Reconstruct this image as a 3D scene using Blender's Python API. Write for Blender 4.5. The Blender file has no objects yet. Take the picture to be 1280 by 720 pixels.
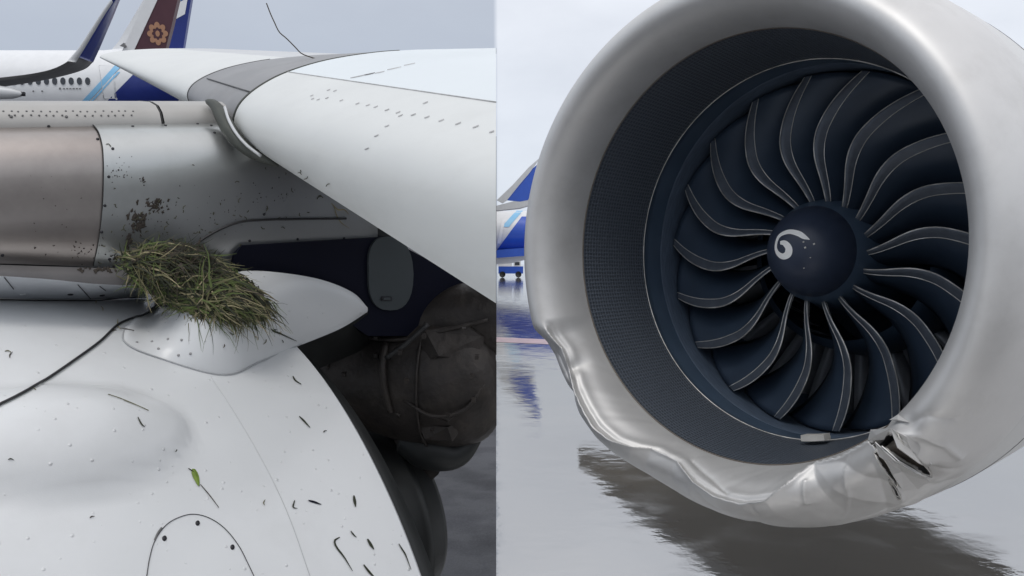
import bpy, bmesh, math, random
import numpy as np
from mathutils import Vector, Matrix
from mathutils.bvhtree import BVHTree
from math import sin, cos, tan, pi, radians, sqrt, exp, atan, atan2

random.seed(7)
S = bpy.context.scene
COL = S.collection

# ------------------------------------------------------------------ camera
F = 1085.0                                   # focal length in photo pixels (1280 wide)
PITCH = atan(30 / F)
CAM = Vector((0, 0, 1.75))
cd = bpy.data.cameras.new('camera'); cam = bpy.data.objects.new('camera', cd); COL.objects.link(cam)
cam.location = CAM; cam.rotation_euler = (pi / 2 - PITCH, 0, 0)
cd.sensor_width = 36; cd.lens = 36 * F / 1280; cd.clip_start = 0.05; cd.clip_end = 6000
S.camera = cam

# ------------------------------------------------------------------ sky and sun
SUN_EL, SUN_AZ = radians(58), radians(200)
W = bpy.data.worlds.new('World'); S.world = W; W.use_nodes = True
nt = W.node_tree; N = nt.nodes; L = nt.links
bg = N['Background']; bg.inputs['Strength'].default_value = 0.1
sky = N.new('ShaderNodeTexSky'); sky.sky_type = 'NISHITA'; sky.sun_disc = False
sky.sun_elevation = SUN_EL; sky.sun_rotation = SUN_AZ; sky.dust_density = 4
tc = N.new('ShaderNodeTexCoord')
sep = N.new('ShaderNodeSeparateXYZ'); L.new(tc.outputs['Generated'], sep.inputs[0])
def wnoise(scale, detail, rough):
    n = N.new('ShaderNodeTexNoise'); n.inputs['Scale'].default_value = scale
    n.inputs['Detail'].default_value = detail; n.inputs['Roughness'].default_value = rough
    mp = N.new('ShaderNodeMapping'); mp.inputs['Scale'].default_value = (1, 1, 2.2)
    L.new(tc.outputs['Generated'], mp.inputs[0]); L.new(mp.outputs[0], n.inputs['Vector']); return n
def wmath(op, a, b=None, clamp=False):
    m = N.new('ShaderNodeMath'); m.operation = op; m.use_clamp = clamp
    for i, v in enumerate((a, b)):
        if v is None: continue
        if isinstance(v, (int, float)): m.inputs[i].default_value = v
        else: L.new(v, m.inputs[i])
    return m.outputs[0]
def wmix(fac, c1, c2):
    m = N.new('ShaderNodeMixRGB')
    if isinstance(fac, (int, float)): m.inputs[0].default_value = fac
    else: L.new(fac, m.inputs[0])
    for i, c in ((1, c1), (2, c2)):
        if isinstance(c, tuple): m.inputs[i].default_value = c + (1,)
        else: L.new(c, m.inputs[i])
    return m.outputs[0]
n1 = wnoise(4.5, 6, 0.55); n2 = wnoise(7, 5, 0.5)
# overcast: a bright thin cloud deck, and a heavier grey bank covering the western half of the sky
el = wmath('MULTIPLY', sep.outputs['Z'], 1.25, True)
bright = wmix(el, (7.5, 8.15, 9.1), (11.8, 11.7, 12.1))
grey = wmix(el, (3.5, 4.15, 5.3), (9.6, 9.9, 10.4))
edge = wmath('ADD', sep.outputs['X'], wmath('MULTIPLY', wmath('SUBTRACT', n2.outputs['Fac'], 0.5), 0.002))
bank = wmath('DIVIDE', wmath('SUBTRACT', 0.0, wmath('ADD', edge, 0.0155)), 0.005, True)
cl = wmix(bank, bright, grey)
cl2 = wmix(wmath('MULTIPLY', wmath('SUBTRACT', n1.outputs['Fac'], 0.44), 3.0, True), cl, wmix(0.20, cl, (3.6, 4.0, 5.0)))
L.new(wmix(0.93, sky.outputs[0], cl2), bg.inputs['Color'])

sd = bpy.data.lights.new('sun', 'SUN'); sd.energy = .8; sd.angle = radians(20); sd.color = (1, .97, .93)
sun = bpy.data.objects.new('sun', sd); COL.objects.link(sun)
sv = Vector((sin(SUN_AZ) * cos(SUN_EL), cos(SUN_AZ) * cos(SUN_EL), sin(SUN_EL)))
sun.rotation_euler = sv.to_track_quat('Z', 'Y').to_euler(); sun.location = (0, -5, 20)
S.view_settings.view_transform = 'Standard'; S.view_settings.look = 'None'
S.view_settings.exposure = 0.0; S.view_settings.gamma = 1.0

# ------------------------------------------------------------------ helpers
def ray(px, py, pitch):
    x = (px - 640) / F; u = (360 - py) / F
    return Vector((x, cos(pitch) + u * sin(pitch), -sin(pitch) + u * cos(pitch)))
def WR(px, py): return ray(px, py, PITCH)                 # world direction, unit depth
LPITCH = atan(230 / F)                                    # the aircraft on the left stands on a sloping apron
def LR(px, py): return ray(px, py, LPITCH)
ROTL = Matrix.Rotation(LPITCH - PITCH, 4, 'X')
def LW(p): return CAM + ROTL @ Vector(p)                  # sloping-apron frame -> world
def WP(px, py, d): return CAM + WR(px, py) * d

def obj(name, V, Fc, mat, parent=None, smooth=True, mats=None, mi=None):
    me = bpy.data.meshes.new(name)
    me.from_pydata([tuple(v) for v in V], [], [tuple(f) for f in Fc])
    for m in (mats or [mat]): me.materials.append(m)
    if smooth: me.polygons.foreach_set('use_smooth', [True] * len(me.polygons))
    if mi is not None: me.polygons.foreach_set('material_index', mi)
    me.update()
    o = bpy.data.objects.new(name, me); COL.objects.link(o)
    if parent: o.parent = parent
    return o
def tag(o, label=None, cat=None, group=None, kind=None):
    for k, v in (('label', label), ('category', cat), ('group', group), ('kind', kind)):
        if v: o[k] = v
    return o
def thing(name, loc, label, cat, group=None):
    o = bpy.data.objects.new(name, None); COL.objects.link(o); o.location = loc
    o.empty_display_size = 0.2
    return tag(o, label, cat, group)
def gridf(nr, nc, closed_c=False, closed_r=False, off=0, flip=False):
    f = []
    for i in range(nr if closed_r else nr - 1):
        for j in range(nc if closed_c else nc - 1):
            a = i * nc + j; b = i * nc + (j + 1) % nc
            c = ((i + 1) % nr) * nc + (j + 1) % nc; d = ((i + 1) % nr) * nc + j
            q = (a, b, c, d) if not flip else (a, d, c, b)
            f.append(tuple(off + k for k in q))
    return f
def smooth_line(pts, n):                                  # Catmull-Rom through pts, n samples, any dimension
    P = np.array([list(p) for p in pts], float)
    P = np.vstack([2 * P[0] - P[1], P, 2 * P[-1] - P[-2]])
    m = len(P) - 3; out = []
    for k in range(n):
        t = k / (n - 1) * m; i = min(int(t), m - 1); t -= i
        p0, p1, p2, p3 = P[i:i + 4]
        out.append(.5 * (2 * p1 + (p2 - p0) * t + (2 * p0 - 5 * p1 + 4 * p2 - p3) * t * t + (3 * p1 - p0 - 3 * p2 + p3) * t ** 3))
    return out
def tube(pts, rad, ns=6, caps=True):
    pts = [Vector(p) for p in pts]; V = []; n = len(pts)
    up = Vector((0.13, 0.2, 1)).normalized()
    for i, p in enumerate(pts):
        t = (pts[min(i + 1, n - 1)] - pts[max(i - 1, 0)])
        t = t.normalized() if t.length > 1e-9 else Vector((1, 0, 0))
        e = t.cross(up); e = e.normalized() if e.length > 1e-4 else Vector((1, 0, 0))
        g = t.cross(e); r = rad(i / (n - 1)) if callable(rad) else rad
        for k in range(ns):
            a = 2 * pi * k / ns; V.append(p + (e * cos(a) + g * sin(a)) * r)
    Fc = gridf(n, ns, closed_c=True)
    if caps: Fc += [tuple(range(ns))[::-1], tuple(range((n - 1) * ns, n * ns))]
    return V, Fc
def join(*parts):
    V, Fc = [], []
    for v, f in parts:
        o = len(V); V += list(v); Fc += [tuple(o + k for k in q) for q in f]
    return V, Fc
def lathe(profile, n=96, t0=0, t1=2 * pi):                # (x, r) about local X; y = right, z = up
    V = []; cl = abs(t1 - t0 - 2 * pi) < 1e-6; m = n if cl else n + 1
    for x, r in profile:
        for k in range(m):
            t = t0 + (t1 - t0) * k / n; V.append((x, r * cos(t), r * sin(t)))
    return V, gridf(len(profile), m, closed_c=cl)
def slab(front, back):                                    # closed solid between two matching polygons
    n = len(front); V = list(front) + list(back)
    Fc = [tuple(range(n)), tuple(range(2 * n - 1, n - 1, -1))]
    Fc += [(i, i + n, (i + 1) % n + n, (i + 1) % n) for i in range(n)]
    return V, Fc
def box(c, sx, sy, sz, X=Vector((1, 0, 0)), Y=Vector((0, 1, 0)), Z=Vector((0, 0, 1))):
    c = Vector(c); V = [c + X * a * sx / 2 + Y * b * sy / 2 + Z * d * sz / 2 for d in (-1, 1) for a, b in ((-1, -1), (1, -1), (1, 1), (-1, 1))]
    return V, [(3, 2, 1, 0), (4, 5, 6, 7), (0, 1, 5, 4), (1, 2, 6, 5), (2, 3, 7, 6), (3, 0, 4, 7)]
def solidify(o, t, offset=-1):
    m = o.modifiers.new('thickness', 'SOLIDIFY'); m.thickness = t; m.offset = offset; return o
def clip(o, p, nrm):                                       # keep the side against nrm
    bm = bmesh.new(); bm.from_mesh(o.data)
    bmesh.ops.bisect_plane(bm, geom=bm.verts[:] + bm.edges[:] + bm.faces[:], plane_co=p, plane_no=nrm, clear_outer=True)
    bm.to_mesh(o.data); bm.free()

def mat(name, col, rough=0.5, metal=0.0, var=0.06, vs=6.0, bump=0.0, bs=120.0, coat=0.0, spec=0.5, dirt=None, dirt_amt=0.4, ds=3.0, stretch=None):
    m = bpy.data.materials.new(name); m.use_nodes = True
    nt = m.node_tree; n = nt.nodes; l = nt.links; b = n['Principled BSDF']
    b.inputs['Roughness'].default_value = rough; b.inputs['Metallic'].default_value = metal
    b.inputs['Coat Weight'].default_value = coat; b.inputs['Coat Roughness'].default_value = 0.12
    b.inputs['Specular IOR Level'].default_value = spec
    t = n.new('ShaderNodeTexCoord'); vec = t.outputs['Object']
    if stretch:
        mp = n.new('ShaderNodeMapping'); mp.inputs['Scale'].default_value = stretch; l.new(vec, mp.inputs[0]); vec = mp.outputs[0]
    no = n.new('ShaderNodeTexNoise'); no.inputs['Scale'].default_value = vs; no.inputs['Detail'].default_value = 8
    l.new(vec, no.inputs['Vector'])
    mr = n.new('ShaderNodeMapRange'); mr.inputs[3].default_value = 1 - var; mr.inputs[4].default_value = 1 + var
    mr.inputs[1].default_value = .3; mr.inputs[2].default_value = .7; l.new(no.outputs['Fac'], mr.inputs[0])
    mu = n.new('ShaderNodeMixRGB'); mu.blend_type = 'MULTIPLY'; mu.inputs[0].default_value = 1
    mu.inputs[1].default_value = tuple(col) + (1,); l.new(mr.outputs[0], mu.inputs[2]); out = mu.outputs[0]
    if dirt:
        d = n.new('ShaderNodeTexNoise'); d.inputs['Scale'].default_value = ds; d.inputs['Detail'].default_value = 10; d.inputs['Roughness'].default_value = .65
        l.new(vec, d.inputs['Vector']); r = n.new('ShaderNodeMapRange'); r.inputs[1].default_value = .5; r.inputs[2].default_value = .75
        r.inputs[4].default_value = dirt_amt; l.new(d.outputs['Fac'], r.inputs[0])
        mx = n.new('ShaderNodeMixRGB'); l.new(r.outputs[0], mx.inputs[0]); l.new(out, mx.inputs[1]); mx.inputs[2].default_value = tuple(dirt) + (1,); out = mx.outputs[0]
    l.new(out, b.inputs['Base Color'])
    r2 = n.new('ShaderNodeMapRange'); r2.inputs[3].default_value = max(0.02, rough - .07); r2.inputs[4].default_value = min(1, rough + .07)
    l.new(no.outputs['Fac'], r2.inputs[0]); l.new(r2.outputs[0], b.inputs['Roughness'])
    if bump:
        bn = n.new('ShaderNodeTexNoise'); bn.inputs['Scale'].default_value = bs; bn.inputs['Detail'].default_value = 4; l.new(vec, bn.inputs['Vector'])
        bu = n.new('ShaderNodeBump'); bu.inputs['Strength'].default_value = bump; bu.inputs['Distance'].default_value = .01
        l.new(bn.outputs['Fac'], bu.inputs['Height']); l.new(bu.outputs[0], b.inputs['Normal'])
    return m

M_white = mat('white_paint', (.70, .715, .72), .36, 0, .04, 3, bump=.04, bs=500, coat=.25, dirt=(.40, .39, .37), dirt_amt=.22, ds=2.2)
def droplets(m):
    n = m.node_tree.nodes; l = m.node_tree.links; b = n['Principled BSDF']; old = b.inputs['Normal'].links[0].from_node
    t = n.new('ShaderNodeTexCoord'); v = n.new('ShaderNodeTexVoronoi'); v.inputs['Scale'].default_value = 55; l.new(t.outputs['Object'], v.inputs['Vector'])
    sz = n.new('ShaderNodeMapRange'); sz.inputs[1].default_value = .55; sz.inputs[2].default_value = 1; sz.inputs[3].default_value = 0; sz.inputs[4].default_value = .26
    sc = n.new('ShaderNodeSeparateColor'); l.new(v.outputs['Color'], sc.inputs[0]); l.new(sc.outputs[0], sz.inputs[0])
    d = n.new('ShaderNodeMath'); d.operation = 'SUBTRACT'; d.use_clamp = True; l.new(sz.outputs[0], d.inputs[0]); l.new(v.outputs['Distance'], d.inputs[1])
    bu = n.new('ShaderNodeBump'); bu.inputs['Strength'].default_value = .9; bu.inputs['Distance'].default_value = .012
    l.new(d.outputs[0], bu.inputs['Height']); l.new(old.outputs[0], bu.inputs['Normal']); l.new(bu.outputs[0], b.inputs['Normal'])
droplets(M_white)
M_slat = mat('slat_paint', (.70, .715, .70), .45, 0, .025, 4, dirt=(.5, .5, .48), dirt_amt=.15, ds=6, stretch=(1, 1, 3))
M_wingtop = mat('wing_top_paint', (.74, .79, .81), .42, 0, .02, 3)
M_grey = mat('grey_metal_skin', (.31, .31, .315), .48, .35, .10, 8, dirt=(.22, .21, .2), dirt_amt=.4, ds=7)
M_greyl = mat('light_grey_skin', (.58, .59, .60), .45, .1, .05, 5)
M_cap = mat('pylon_cap_grey', (.43, .42, .40), .5, .25, .07, 9, dirt=(.33, .31, .28), dirt_amt=.35, ds=5)
M_strip = mat('seam_strip_grey', (.60, .62, .65), .4, .0, .06, 9)
M_bronze = mat('bronze_panel', (.44, .40, .375), .37, .92, .05, 5, dirt=(.2, .18, .17), dirt_amt=.4, ds=4)
M_pylon = mat('pylon_white', (.50, .515, .51), .31, .78, .05, 4, dirt=(.26, .27, .24), dirt_amt=.45, ds=3)
M_navy = mat('near_black_navy', (.006, .007, .016), .6, 0, .1, 6, spec=.12)  # near-black puts shade into the recess and backing plates; one scrap shares it
M_soot = mat('sooty_shaded_metal', (.036, .031, .028), .55, .3, .4, 9, bump=.6, bs=26, dirt=(.075, .062, .05), dirt_amt=.7, ds=6)  # soot, with the deep shade under the wing also in the colour
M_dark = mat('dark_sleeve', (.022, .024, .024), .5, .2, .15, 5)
M_oval = mat('grey_oval_door', (.065, .075, .08), .5, 0, .06, 7, spec=.2)
M_seal = mat('black_rubber', (.02, .02, .02), .6, 0, .1, 20)
M_greenseal = mat('olive_seal', (.07, .075, .065), .55, .2, .2, 25)
M_rivet = mat('dark_fastener', (.035, .035, .04), .5, .5, .1, 20)
M_rivetl = mat('grey_fastener', (.16, .16, .16), .5, .5, .1, 20)
M_screw = mat('light_screw', (.36, .36, .36), .5, .2, .1, 20)
M_mud = mat('mud', (.040, .032, .025), .8, 0, .3, 60)
M_scuff = mat('grey_scuff', (.46, .46, .46), .6, 0, .2, 40)
M_blue = mat('livery_blue', (.012, .028, .20), .35, 0, .05, 3, coat=.3)
M_bluer = mat('livery_bright_blue', (.02, .09, .50), .35, 0, .05, 3, coat=.3)
M_sky = mat('livery_light_blue', (.25, .55, .82), .4, 0, .03, 3)
M_lwhite = mat('livery_white', (.80, .81, .82), .4, 0, .03, 3)
M_maroon = mat('livery_maroon', (.085, .03, .042), .4, 0, .06, 3)
M_gold = mat('emblem_bronze', (.42, .22, .13), .5, 0, .08, 10)
M_fus = mat('fuselage_block_navy', (.020, .022, .036), .5, 0, .05, 2, spec=.2)  # dark colour chosen so the pylon side reflects something dark
M_glass = mat('window_dark', (.05, .055, .065), .2, 0, .1, 10)
M_tgrey = mat('wing_under_grey', (.20, .20, .205), .5, 0, .06, 4)

# ------------------------------------------------------------------ ground
def ground_mat(name, base, spec, rough, ripple, wet):
    m = bpy.data.materials.new(name); m.use_nodes = True
    nt = m.node_tree; n = nt.nodes; l = nt.links; b = n['Principled BSDF']
    t = n.new('ShaderNodeTexCoord')
    def noise(scale, det, st=(1, 1, 1)):
        mp = n.new('ShaderNodeMapping'); mp.inputs['Scale'].default_value = st; l.new(t.outputs['Object'], mp.inputs[0])
        q = n.new('ShaderNodeTexNoise'); q.inputs['Scale'].default_value = scale; q.inputs['Detail'].default_value = det; l.new(mp.outputs[0], q.inputs['Vector']); return q
    g1 = noise(90, 6); g2 = noise(.8, 6)
    r = n.new('ShaderNodeValToRGB'); r.color_ramp.elements[0].color = tuple(c * .55 for c in base) + (1,); r.color_ramp.elements[1].color = tuple(c * 1.5 for c in base) + (1,)
    r.color_ramp.elements[0].position = .3; r.color_ramp.elements[1].position = .7
    mx = n.new('ShaderNodeMath'); mx.operation = 'MULTIPLY_ADD'; mx.inputs[1].default_value = .5; l.new(g1.outputs['Fac'], mx.inputs[0])
    hv = n.new('ShaderNodeMath'); hv.operation = 'MULTIPLY'; hv.inputs[1].default_value = .5; l.new(g2.outputs['Fac'], hv.inputs[0]); l.new(hv.outputs[0], mx.inputs[2])
    l.new(mx.outputs[0], r.inputs[0]); l.new(r.outputs[0], b.inputs['Base Color'])
    b.inputs['IOR'].default_value = spec
    g3 = noise(2.3, 9); rr = n.new('ShaderNodeMapRange'); rr.inputs[1].default_value = .42; rr.inputs[2].default_value = .68; rr.inputs[3].default_value = rough * .6; rr.inputs[4].default_value = min(1, rough * 4.0)
    l.new(g3.outputs['Fac'], rr.inputs[0]); l.new(rr.outputs[0], b.inputs['Roughness'])
    w1 = noise(9, 3, (1, 1, 1)); w2 = noise(1.6, 3, (1, 1, 1)); w3 = noise(38, 3)
    ad = n.new('ShaderNodeMath'); ad.operation = 'MULTIPLY_ADD'; ad.inputs[1].default_value = .15; l.new(w1.outputs['Fac'], ad.inputs[0]); l.new(w2.outputs['Fac'], ad.inputs[2])
    ad2 = n.new('ShaderNodeMath'); ad2.operation = 'MULTIPLY_ADD'; ad2.inputs[1].default_value = .035; l.new(w3.outputs['Fac'], ad2.inputs[0]); l.new(ad.outputs[0], ad2.inputs[2])
    bu = n.new('ShaderNodeBump'); bu.inputs['Strength'].default_value = 1; bu.inputs['Distance'].default_value = ripple
    l.new(ad2.outputs[0], bu.inputs['Height']); l.new(bu.outputs[0], b.inputs['Normal'])
    return m
M_wet = ground_mat('wet_apron', (.080, .069, .052), 6.0, .03, .0045, 1)
M_dullground = ground_mat('dull_dark_ground', (.060, .062, .070), 1.3, .95, .01, 0)
g = obj('ground', [(-3000, -300, 0), (3000, -300, 0), (3000, 4000, 0), (-3000, 4000, 0)], [(0, 1, 2, 3)], M_wet, smooth=False); g['kind'] = 'structure'
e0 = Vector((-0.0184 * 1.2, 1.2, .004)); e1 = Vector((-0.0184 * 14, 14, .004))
g = obj('shaded_ground_patch', [e0, e1, (-14, 14, .004), (-14, 1.2, .004)], [(0, 1, 2, 3)], M_dullground, smooth=False); g['kind'] = 'structure'  # dull dark sheet added in place of the shade under the left aircraft
M_pink = mat('faded_red_paint', (.52, .33, .34), .3, 0, .2, 3)
def gp(px, py):
    d = WR(px, py); t = -CAM.z / d.z; p = CAM + d * t; p.z = .004; return p
q = obj('painted_line', [gp(560, 419), gp(720, 426), gp(720, 432), gp(560, 425)], [(3, 2, 1, 0)], M_pink, smooth=False)
q['kind'] = 'structure'

# ================================================================== RIGHT ENGINE
EC = Vector((1.1382, 4.2343, 1.8291)); YAW, EP = .80, .0151
R1, RO, LF, L2, R2 = 1.0489, 1.358, .7403, .497, .9953
LA, LK, LB = .316, .426, .52
ax = Vector((-sin(YAW) * cos(EP), -cos(YAW) * cos(EP), sin(EP)))
rt = -ax.cross(Vector((0, 0, 1))).normalized()
if rt.x < 0: rt = -rt
upv = ax.cross(rt).normalized()
EM = Matrix(((ax.x, rt.x, upv.x, EC.x), (ax.y, rt.y, upv.y, EC.y), (ax.z, rt.z, upv.z, EC.z), (0, 0, 0, 1)))
EMI = EM.inverted()
eng = bpy.data.objects.new('jet_engine', None); COL.objects.link(eng); eng.matrix_world = EM
tag(eng, 'large jet engine seen from the front with a crumpled torn silver intake lip', 'jet engine')
def el_ray(px, py):
    o = EMI @ CAM; d = (EM.to_3x3().inverted() @ WR(px, py)).normalized(); return o, d

M_lip = mat('satin_lip_metal', (.68, .675, .665), .50, .48, .04, 5, bump=.02, bs=260, dirt=(.46, .45, .43), dirt_amt=.35, ds=3.5)
M_cowl = mat('grey_cowl_paint', (.60, .60, .585), .42, 0, .04, 3, coat=.2)
M_case = mat('fan_case_dark', (.072, .110, .165), .42, .1, .08, 6, spec=.7)  # case and blades carry the intake's glare haze as lifted blue colour
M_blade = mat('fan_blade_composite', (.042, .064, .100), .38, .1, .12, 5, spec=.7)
M_sheath = mat('blade_sheath_metal', (.105, .122, .15), .42, .3, .1, 30)
M_edge = mat('edge_glint_metal', (.85, .83, .78), .4, .3, .1, 30)  # pale colour paints the specular glint along the blade edges
_n = M_edge.node_tree.nodes; _l = M_edge.node_tree.links; _b = _n['Principled BSDF']; _src = _b.inputs['Base Color'].links[0].from_socket
_oi = _n.new('ShaderNodeObjectInfo'); _mr = _n.new('ShaderNodeMapRange'); _mr.inputs[3].default_value = .65; _mr.inputs[4].default_value = 1.1; _l.new(_oi.outputs['Random'], _mr.inputs[0])
_tc = _n.new('ShaderNodeTexCoord'); _no = _n.new('ShaderNodeTexNoise'); _no.inputs['Scale'].default_value = 9; _l.new(_tc.outputs['Object'], _no.inputs['Vector'])
_m2 = _n.new('ShaderNodeMapRange'); _m2.inputs[1].default_value = .35; _m2.inputs[2].default_value = .65; _m2.inputs[3].default_value = .55; _m2.inputs[4].default_value = 1.1; _l.new(_no.outputs['Fac'], _m2.inputs[0])
_mm = _n.new('ShaderNodeMath'); _mm.operation = 'MULTIPLY'; _l.new(_mr.outputs[0], _mm.inputs[0]); _l.new(_m2.outputs[0], _mm.inputs[1])
_mx = _n.new('ShaderNodeMixRGB'); _mx.blend_type = 'MULTIPLY'; _mx.inputs[0].default_value = 1; _l.new(_src, _mx.inputs[1]); _l.new(_mm.outputs[0], _mx.inputs[2]); _l.new(_mx.outputs[0], _b.inputs['Base Color'])
M_spin = mat('spinner_paint', (.034, .046, .078), .42, 0, .05, 10, bump=.03, bs=200)
M_spiral = mat('white_spiral_paint', (.95, .95, .93), .5, 0, .03, 20)
M_vane = mat('outlet_vane', (.5, .52, .55), .4, .3, .15, 8)
M_inner = mat('torn_inner_skin', (.34, .30, .26), .6, .2, .2, 15)
M_pad = mat('pale_pad', (.62, .61, .57), .5, 0, .12, 20)
M_band = mat('rub_strip_grey', (.10, .135, .19), .5, .2, .2, 12, stretch=(8, 1, 1))
M_gold2 = mat('throat_seam', (.16, .14, .12), .5, .4, .1, 20)

# perforated acoustic liner
m = bpy.data.materials.new('perforated_liner'); m.use_nodes = True; n = m.node_tree.nodes; l = m.node_tree.links; b = n['Principled BSDF']
t = n.new('ShaderNodeUVMap'); vo = n.new('ShaderNodeTexVoronoi'); vo.inputs['Scale'].default_value = 1; vo.inputs['Randomness'].default_value = .12
mp = n.new('ShaderNodeMapping'); mp.inputs['Scale'].default_value = (300, 24, 1); l.new(t.outputs[0], mp.inputs[0]); l.new(mp.outputs[0], vo.inputs['Vector'])
rp = n.new('ShaderNodeMapRange'); rp.inputs[1].default_value = .25; rp.inputs[2].default_value = .5; l.new(vo.outputs['Distance'], rp.inputs[0])
mx = n.new('ShaderNodeMixRGB'); l.new(rp.outputs[0], mx.inputs[0]); mx.inputs[1].default_value = (.044, .053, .068, 1); mx.inputs[2].default_value = (.090, .108, .135, 1); l.new(mx.outputs[0], b.inputs['Base Color'])  # bluish tones put the glare haze of the intake into the liner colour
bu = n.new('ShaderNodeBump'); bu.inputs['Distance'].default_value = .006; bu.inputs['Strength'].default_value = .6; l.new(rp.outputs[0], bu.inputs['Height']); l.new(bu.outputs[0], b.inputs['Normal'])
b.inputs['Roughness'].default_value = .5
M_liner = m

# ---- lip: dense lathe with the crumpled zone pushed in as real geometry
RH = R1 + LK * (RO - R1)
prof = []
for k in range(200):
    s = k / 199 * (pi / 2); prof.append((LA * sin(s), RH - (RH - R1) * cos(s)))
for k in range(1, 240):
    s = k / 239 * (pi / 2); prof.append((LA - LB * (1 - cos(s)), RH + (RO - RH) * sin(s)))
prof = np.array(prof); sl = np.concatenate([[0], np.cumsum(np.hypot(*np.diff(prof, axis=0).T))])
WT = sl[-1]; NU = 110; NTH = 1080
us = np.linspace(0, WT, NU); PX = np.interp(us, sl, prof[:, 0]); PR = np.interp(us, sl, prof[:, 1])
dx = np.gradient(PX, us); dr = np.gradient(PR, us)
NX, NR = dr, -dx                                          # outward normal in the (x, r) half-plane
TH = np.arange(NTH) / NTH * 2 * pi
lipV0, lipF0 = lathe(list(zip(PX[::3], PR[::3])), 180)
lipB = BVHTree.FromPolygons(lipV0, lipF0)
def lip_hit(px, py):                                       # photo position -> (angle, arc length) on the undented lip
    o, d = el_ray(px, py); h = lipB.ray_cast(o, d)[0]
    if h is None: return None
    th = atan2(h.z, h.y) % (2 * pi); r = sqrt(h.y ** 2 + h.z ** 2)
    i = int(np.argmin((prof[:, 0] - h.x) ** 2 + (prof[:, 1] - r) ** 2)); return th, sl[i]
ridge_px = [(676, 400), (686, 418), (701, 436), (711, 460), (716, 485), (726, 508), (742, 535), (764, 552), (790, 560), (815, 562), (845, 577), (866, 603), (892, 621), (926, 630), (958, 626), (985, 606), (1020, 582), (1058, 562), (1088, 553)]
rh = [lip_hit(*p) for p in ridge_px]; rh = sorted([h for h in rh if h])
rth = np.array([h[0] for h in rh]); rus = np.array([h[1] for h in rh])
T2, U2 = np.meshgrid(TH, us, indexing='ij')
uc = np.interp(T2, rth, rus); tt = U2 - uc
ta, tb = rth[0], rth[-1]
A = np.clip((T2 - ta) / .10, 0, 1) * np.clip((tb + .10 - T2) / .08, 0, 1); A = A * A * (3 - 2 * A)
rng = np.random.RandomState(4)
def wob(x, f, seed):
    r = np.random.RandomState(seed); out = 0 * x
    for k in range(5): out = out + np.sin(x * f * (1 + .55 * k) + r.rand() * 6.28) / (1 + .6 * k)
    return out / 2.2
mod = 1 + .15 * wob(T2, 9, 1)
g_ = lambda x, c, w: np.exp(-((x - c) / w) ** 2)
fade_in = np.clip(U2 / .05, 0, 1); fade_out = np.clip((WT - U2) / .10, 0, 1)
D = A * fade_in * (-.012 * mod * g_(tt, -.10, .06) - .024 * g_(tt, -.035, .025) + .021 * np.exp(-np.abs(tt) / .009))
D += A * fade_out * (.006 * g_(tt, .13, .09) + .002 * wob(T2 * 1.0 + U2 * 1.4, 7, 5) * g_(tt, .14, .13))
# transverse folds running outwards from the ridge
for px, py, w, dpt in ((868, 600, .03, -.012), (1075, 610, .04, -.014), (1030, 620, .04, .010), (712, 476, .04, -.045)):
    h = lip_hit(px, py)
    if h: D += A * fade_out * dpt * np.exp(-np.abs(T2 - h[0] - .25 * (U2 - h[1])) / w) * np.clip((tt + .03) / .05, 0, 1)
def crease(pxs, dpt, w, fade=.25):
    global D
    hs = [lip_hit(*p) for p in pxs]; hs = [h for h in hs if h]
    if len(hs) < 2: return
    P = np.array([(h[0] * 1.2, h[1]) for h in hs]); best = np.full(T2.shape, 9.0)
    for a_, b_ in zip(P[:-1], P[1:]):
        ab = b_ - a_; L2_ = ab @ ab; t = np.clip(((T2 * 1.2 - a_[0]) * ab[0] + (U2 - a_[1]) * ab[1]) / L2_, 0, 1)
        best = np.minimum(best, np.hypot(T2 * 1.2 - a_[0] - t * ab[0], U2 - a_[1] - t * ab[1]))
    D += dpt * np.exp(-best / w) * fade_out * np.clip(U2 / .03, 0, 1)
for pxs, dpt, w in (([(1000, 608), (1001, 640), (1005, 668)], .018, .012), ([(985, 612), (990, 640), (992, 668)], -.006, .025),
                    ([(1093, 578), (1107, 604), (1126, 630)], .012, .012), ([(1085, 590), (1095, 612), (1108, 640)], -.012, .025),
                    ([(1122, 541), (1150, 546), (1180, 556), (1200, 572)], .016, .016), ([(1140, 600), (1165, 590), (1195, 588)], -.012, .022), ([(1128, 528), (1160, 520), (1195, 525)], -.012, .025),
                    ([(683, 424), (706, 440), (716, 470), (718, 495)], .012, .014), ([(690, 446), (700, 470), (712, 500)], -.020, .03),
                    ([(862, 604), (852, 632), (848, 640)], .007, .007), ([(938, 632), (945, 650), (950, 664)], -.007, .008), ([(1060, 570), (1046, 610), (1050, 655)], .010, .008), ([(962, 618), (1000, 588), (1050, 562)], -.012, .012),
                    ([(866, 572), (888, 590), (905, 608)], -.014, .014)):
    crease(pxs, dpt, w)
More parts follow.
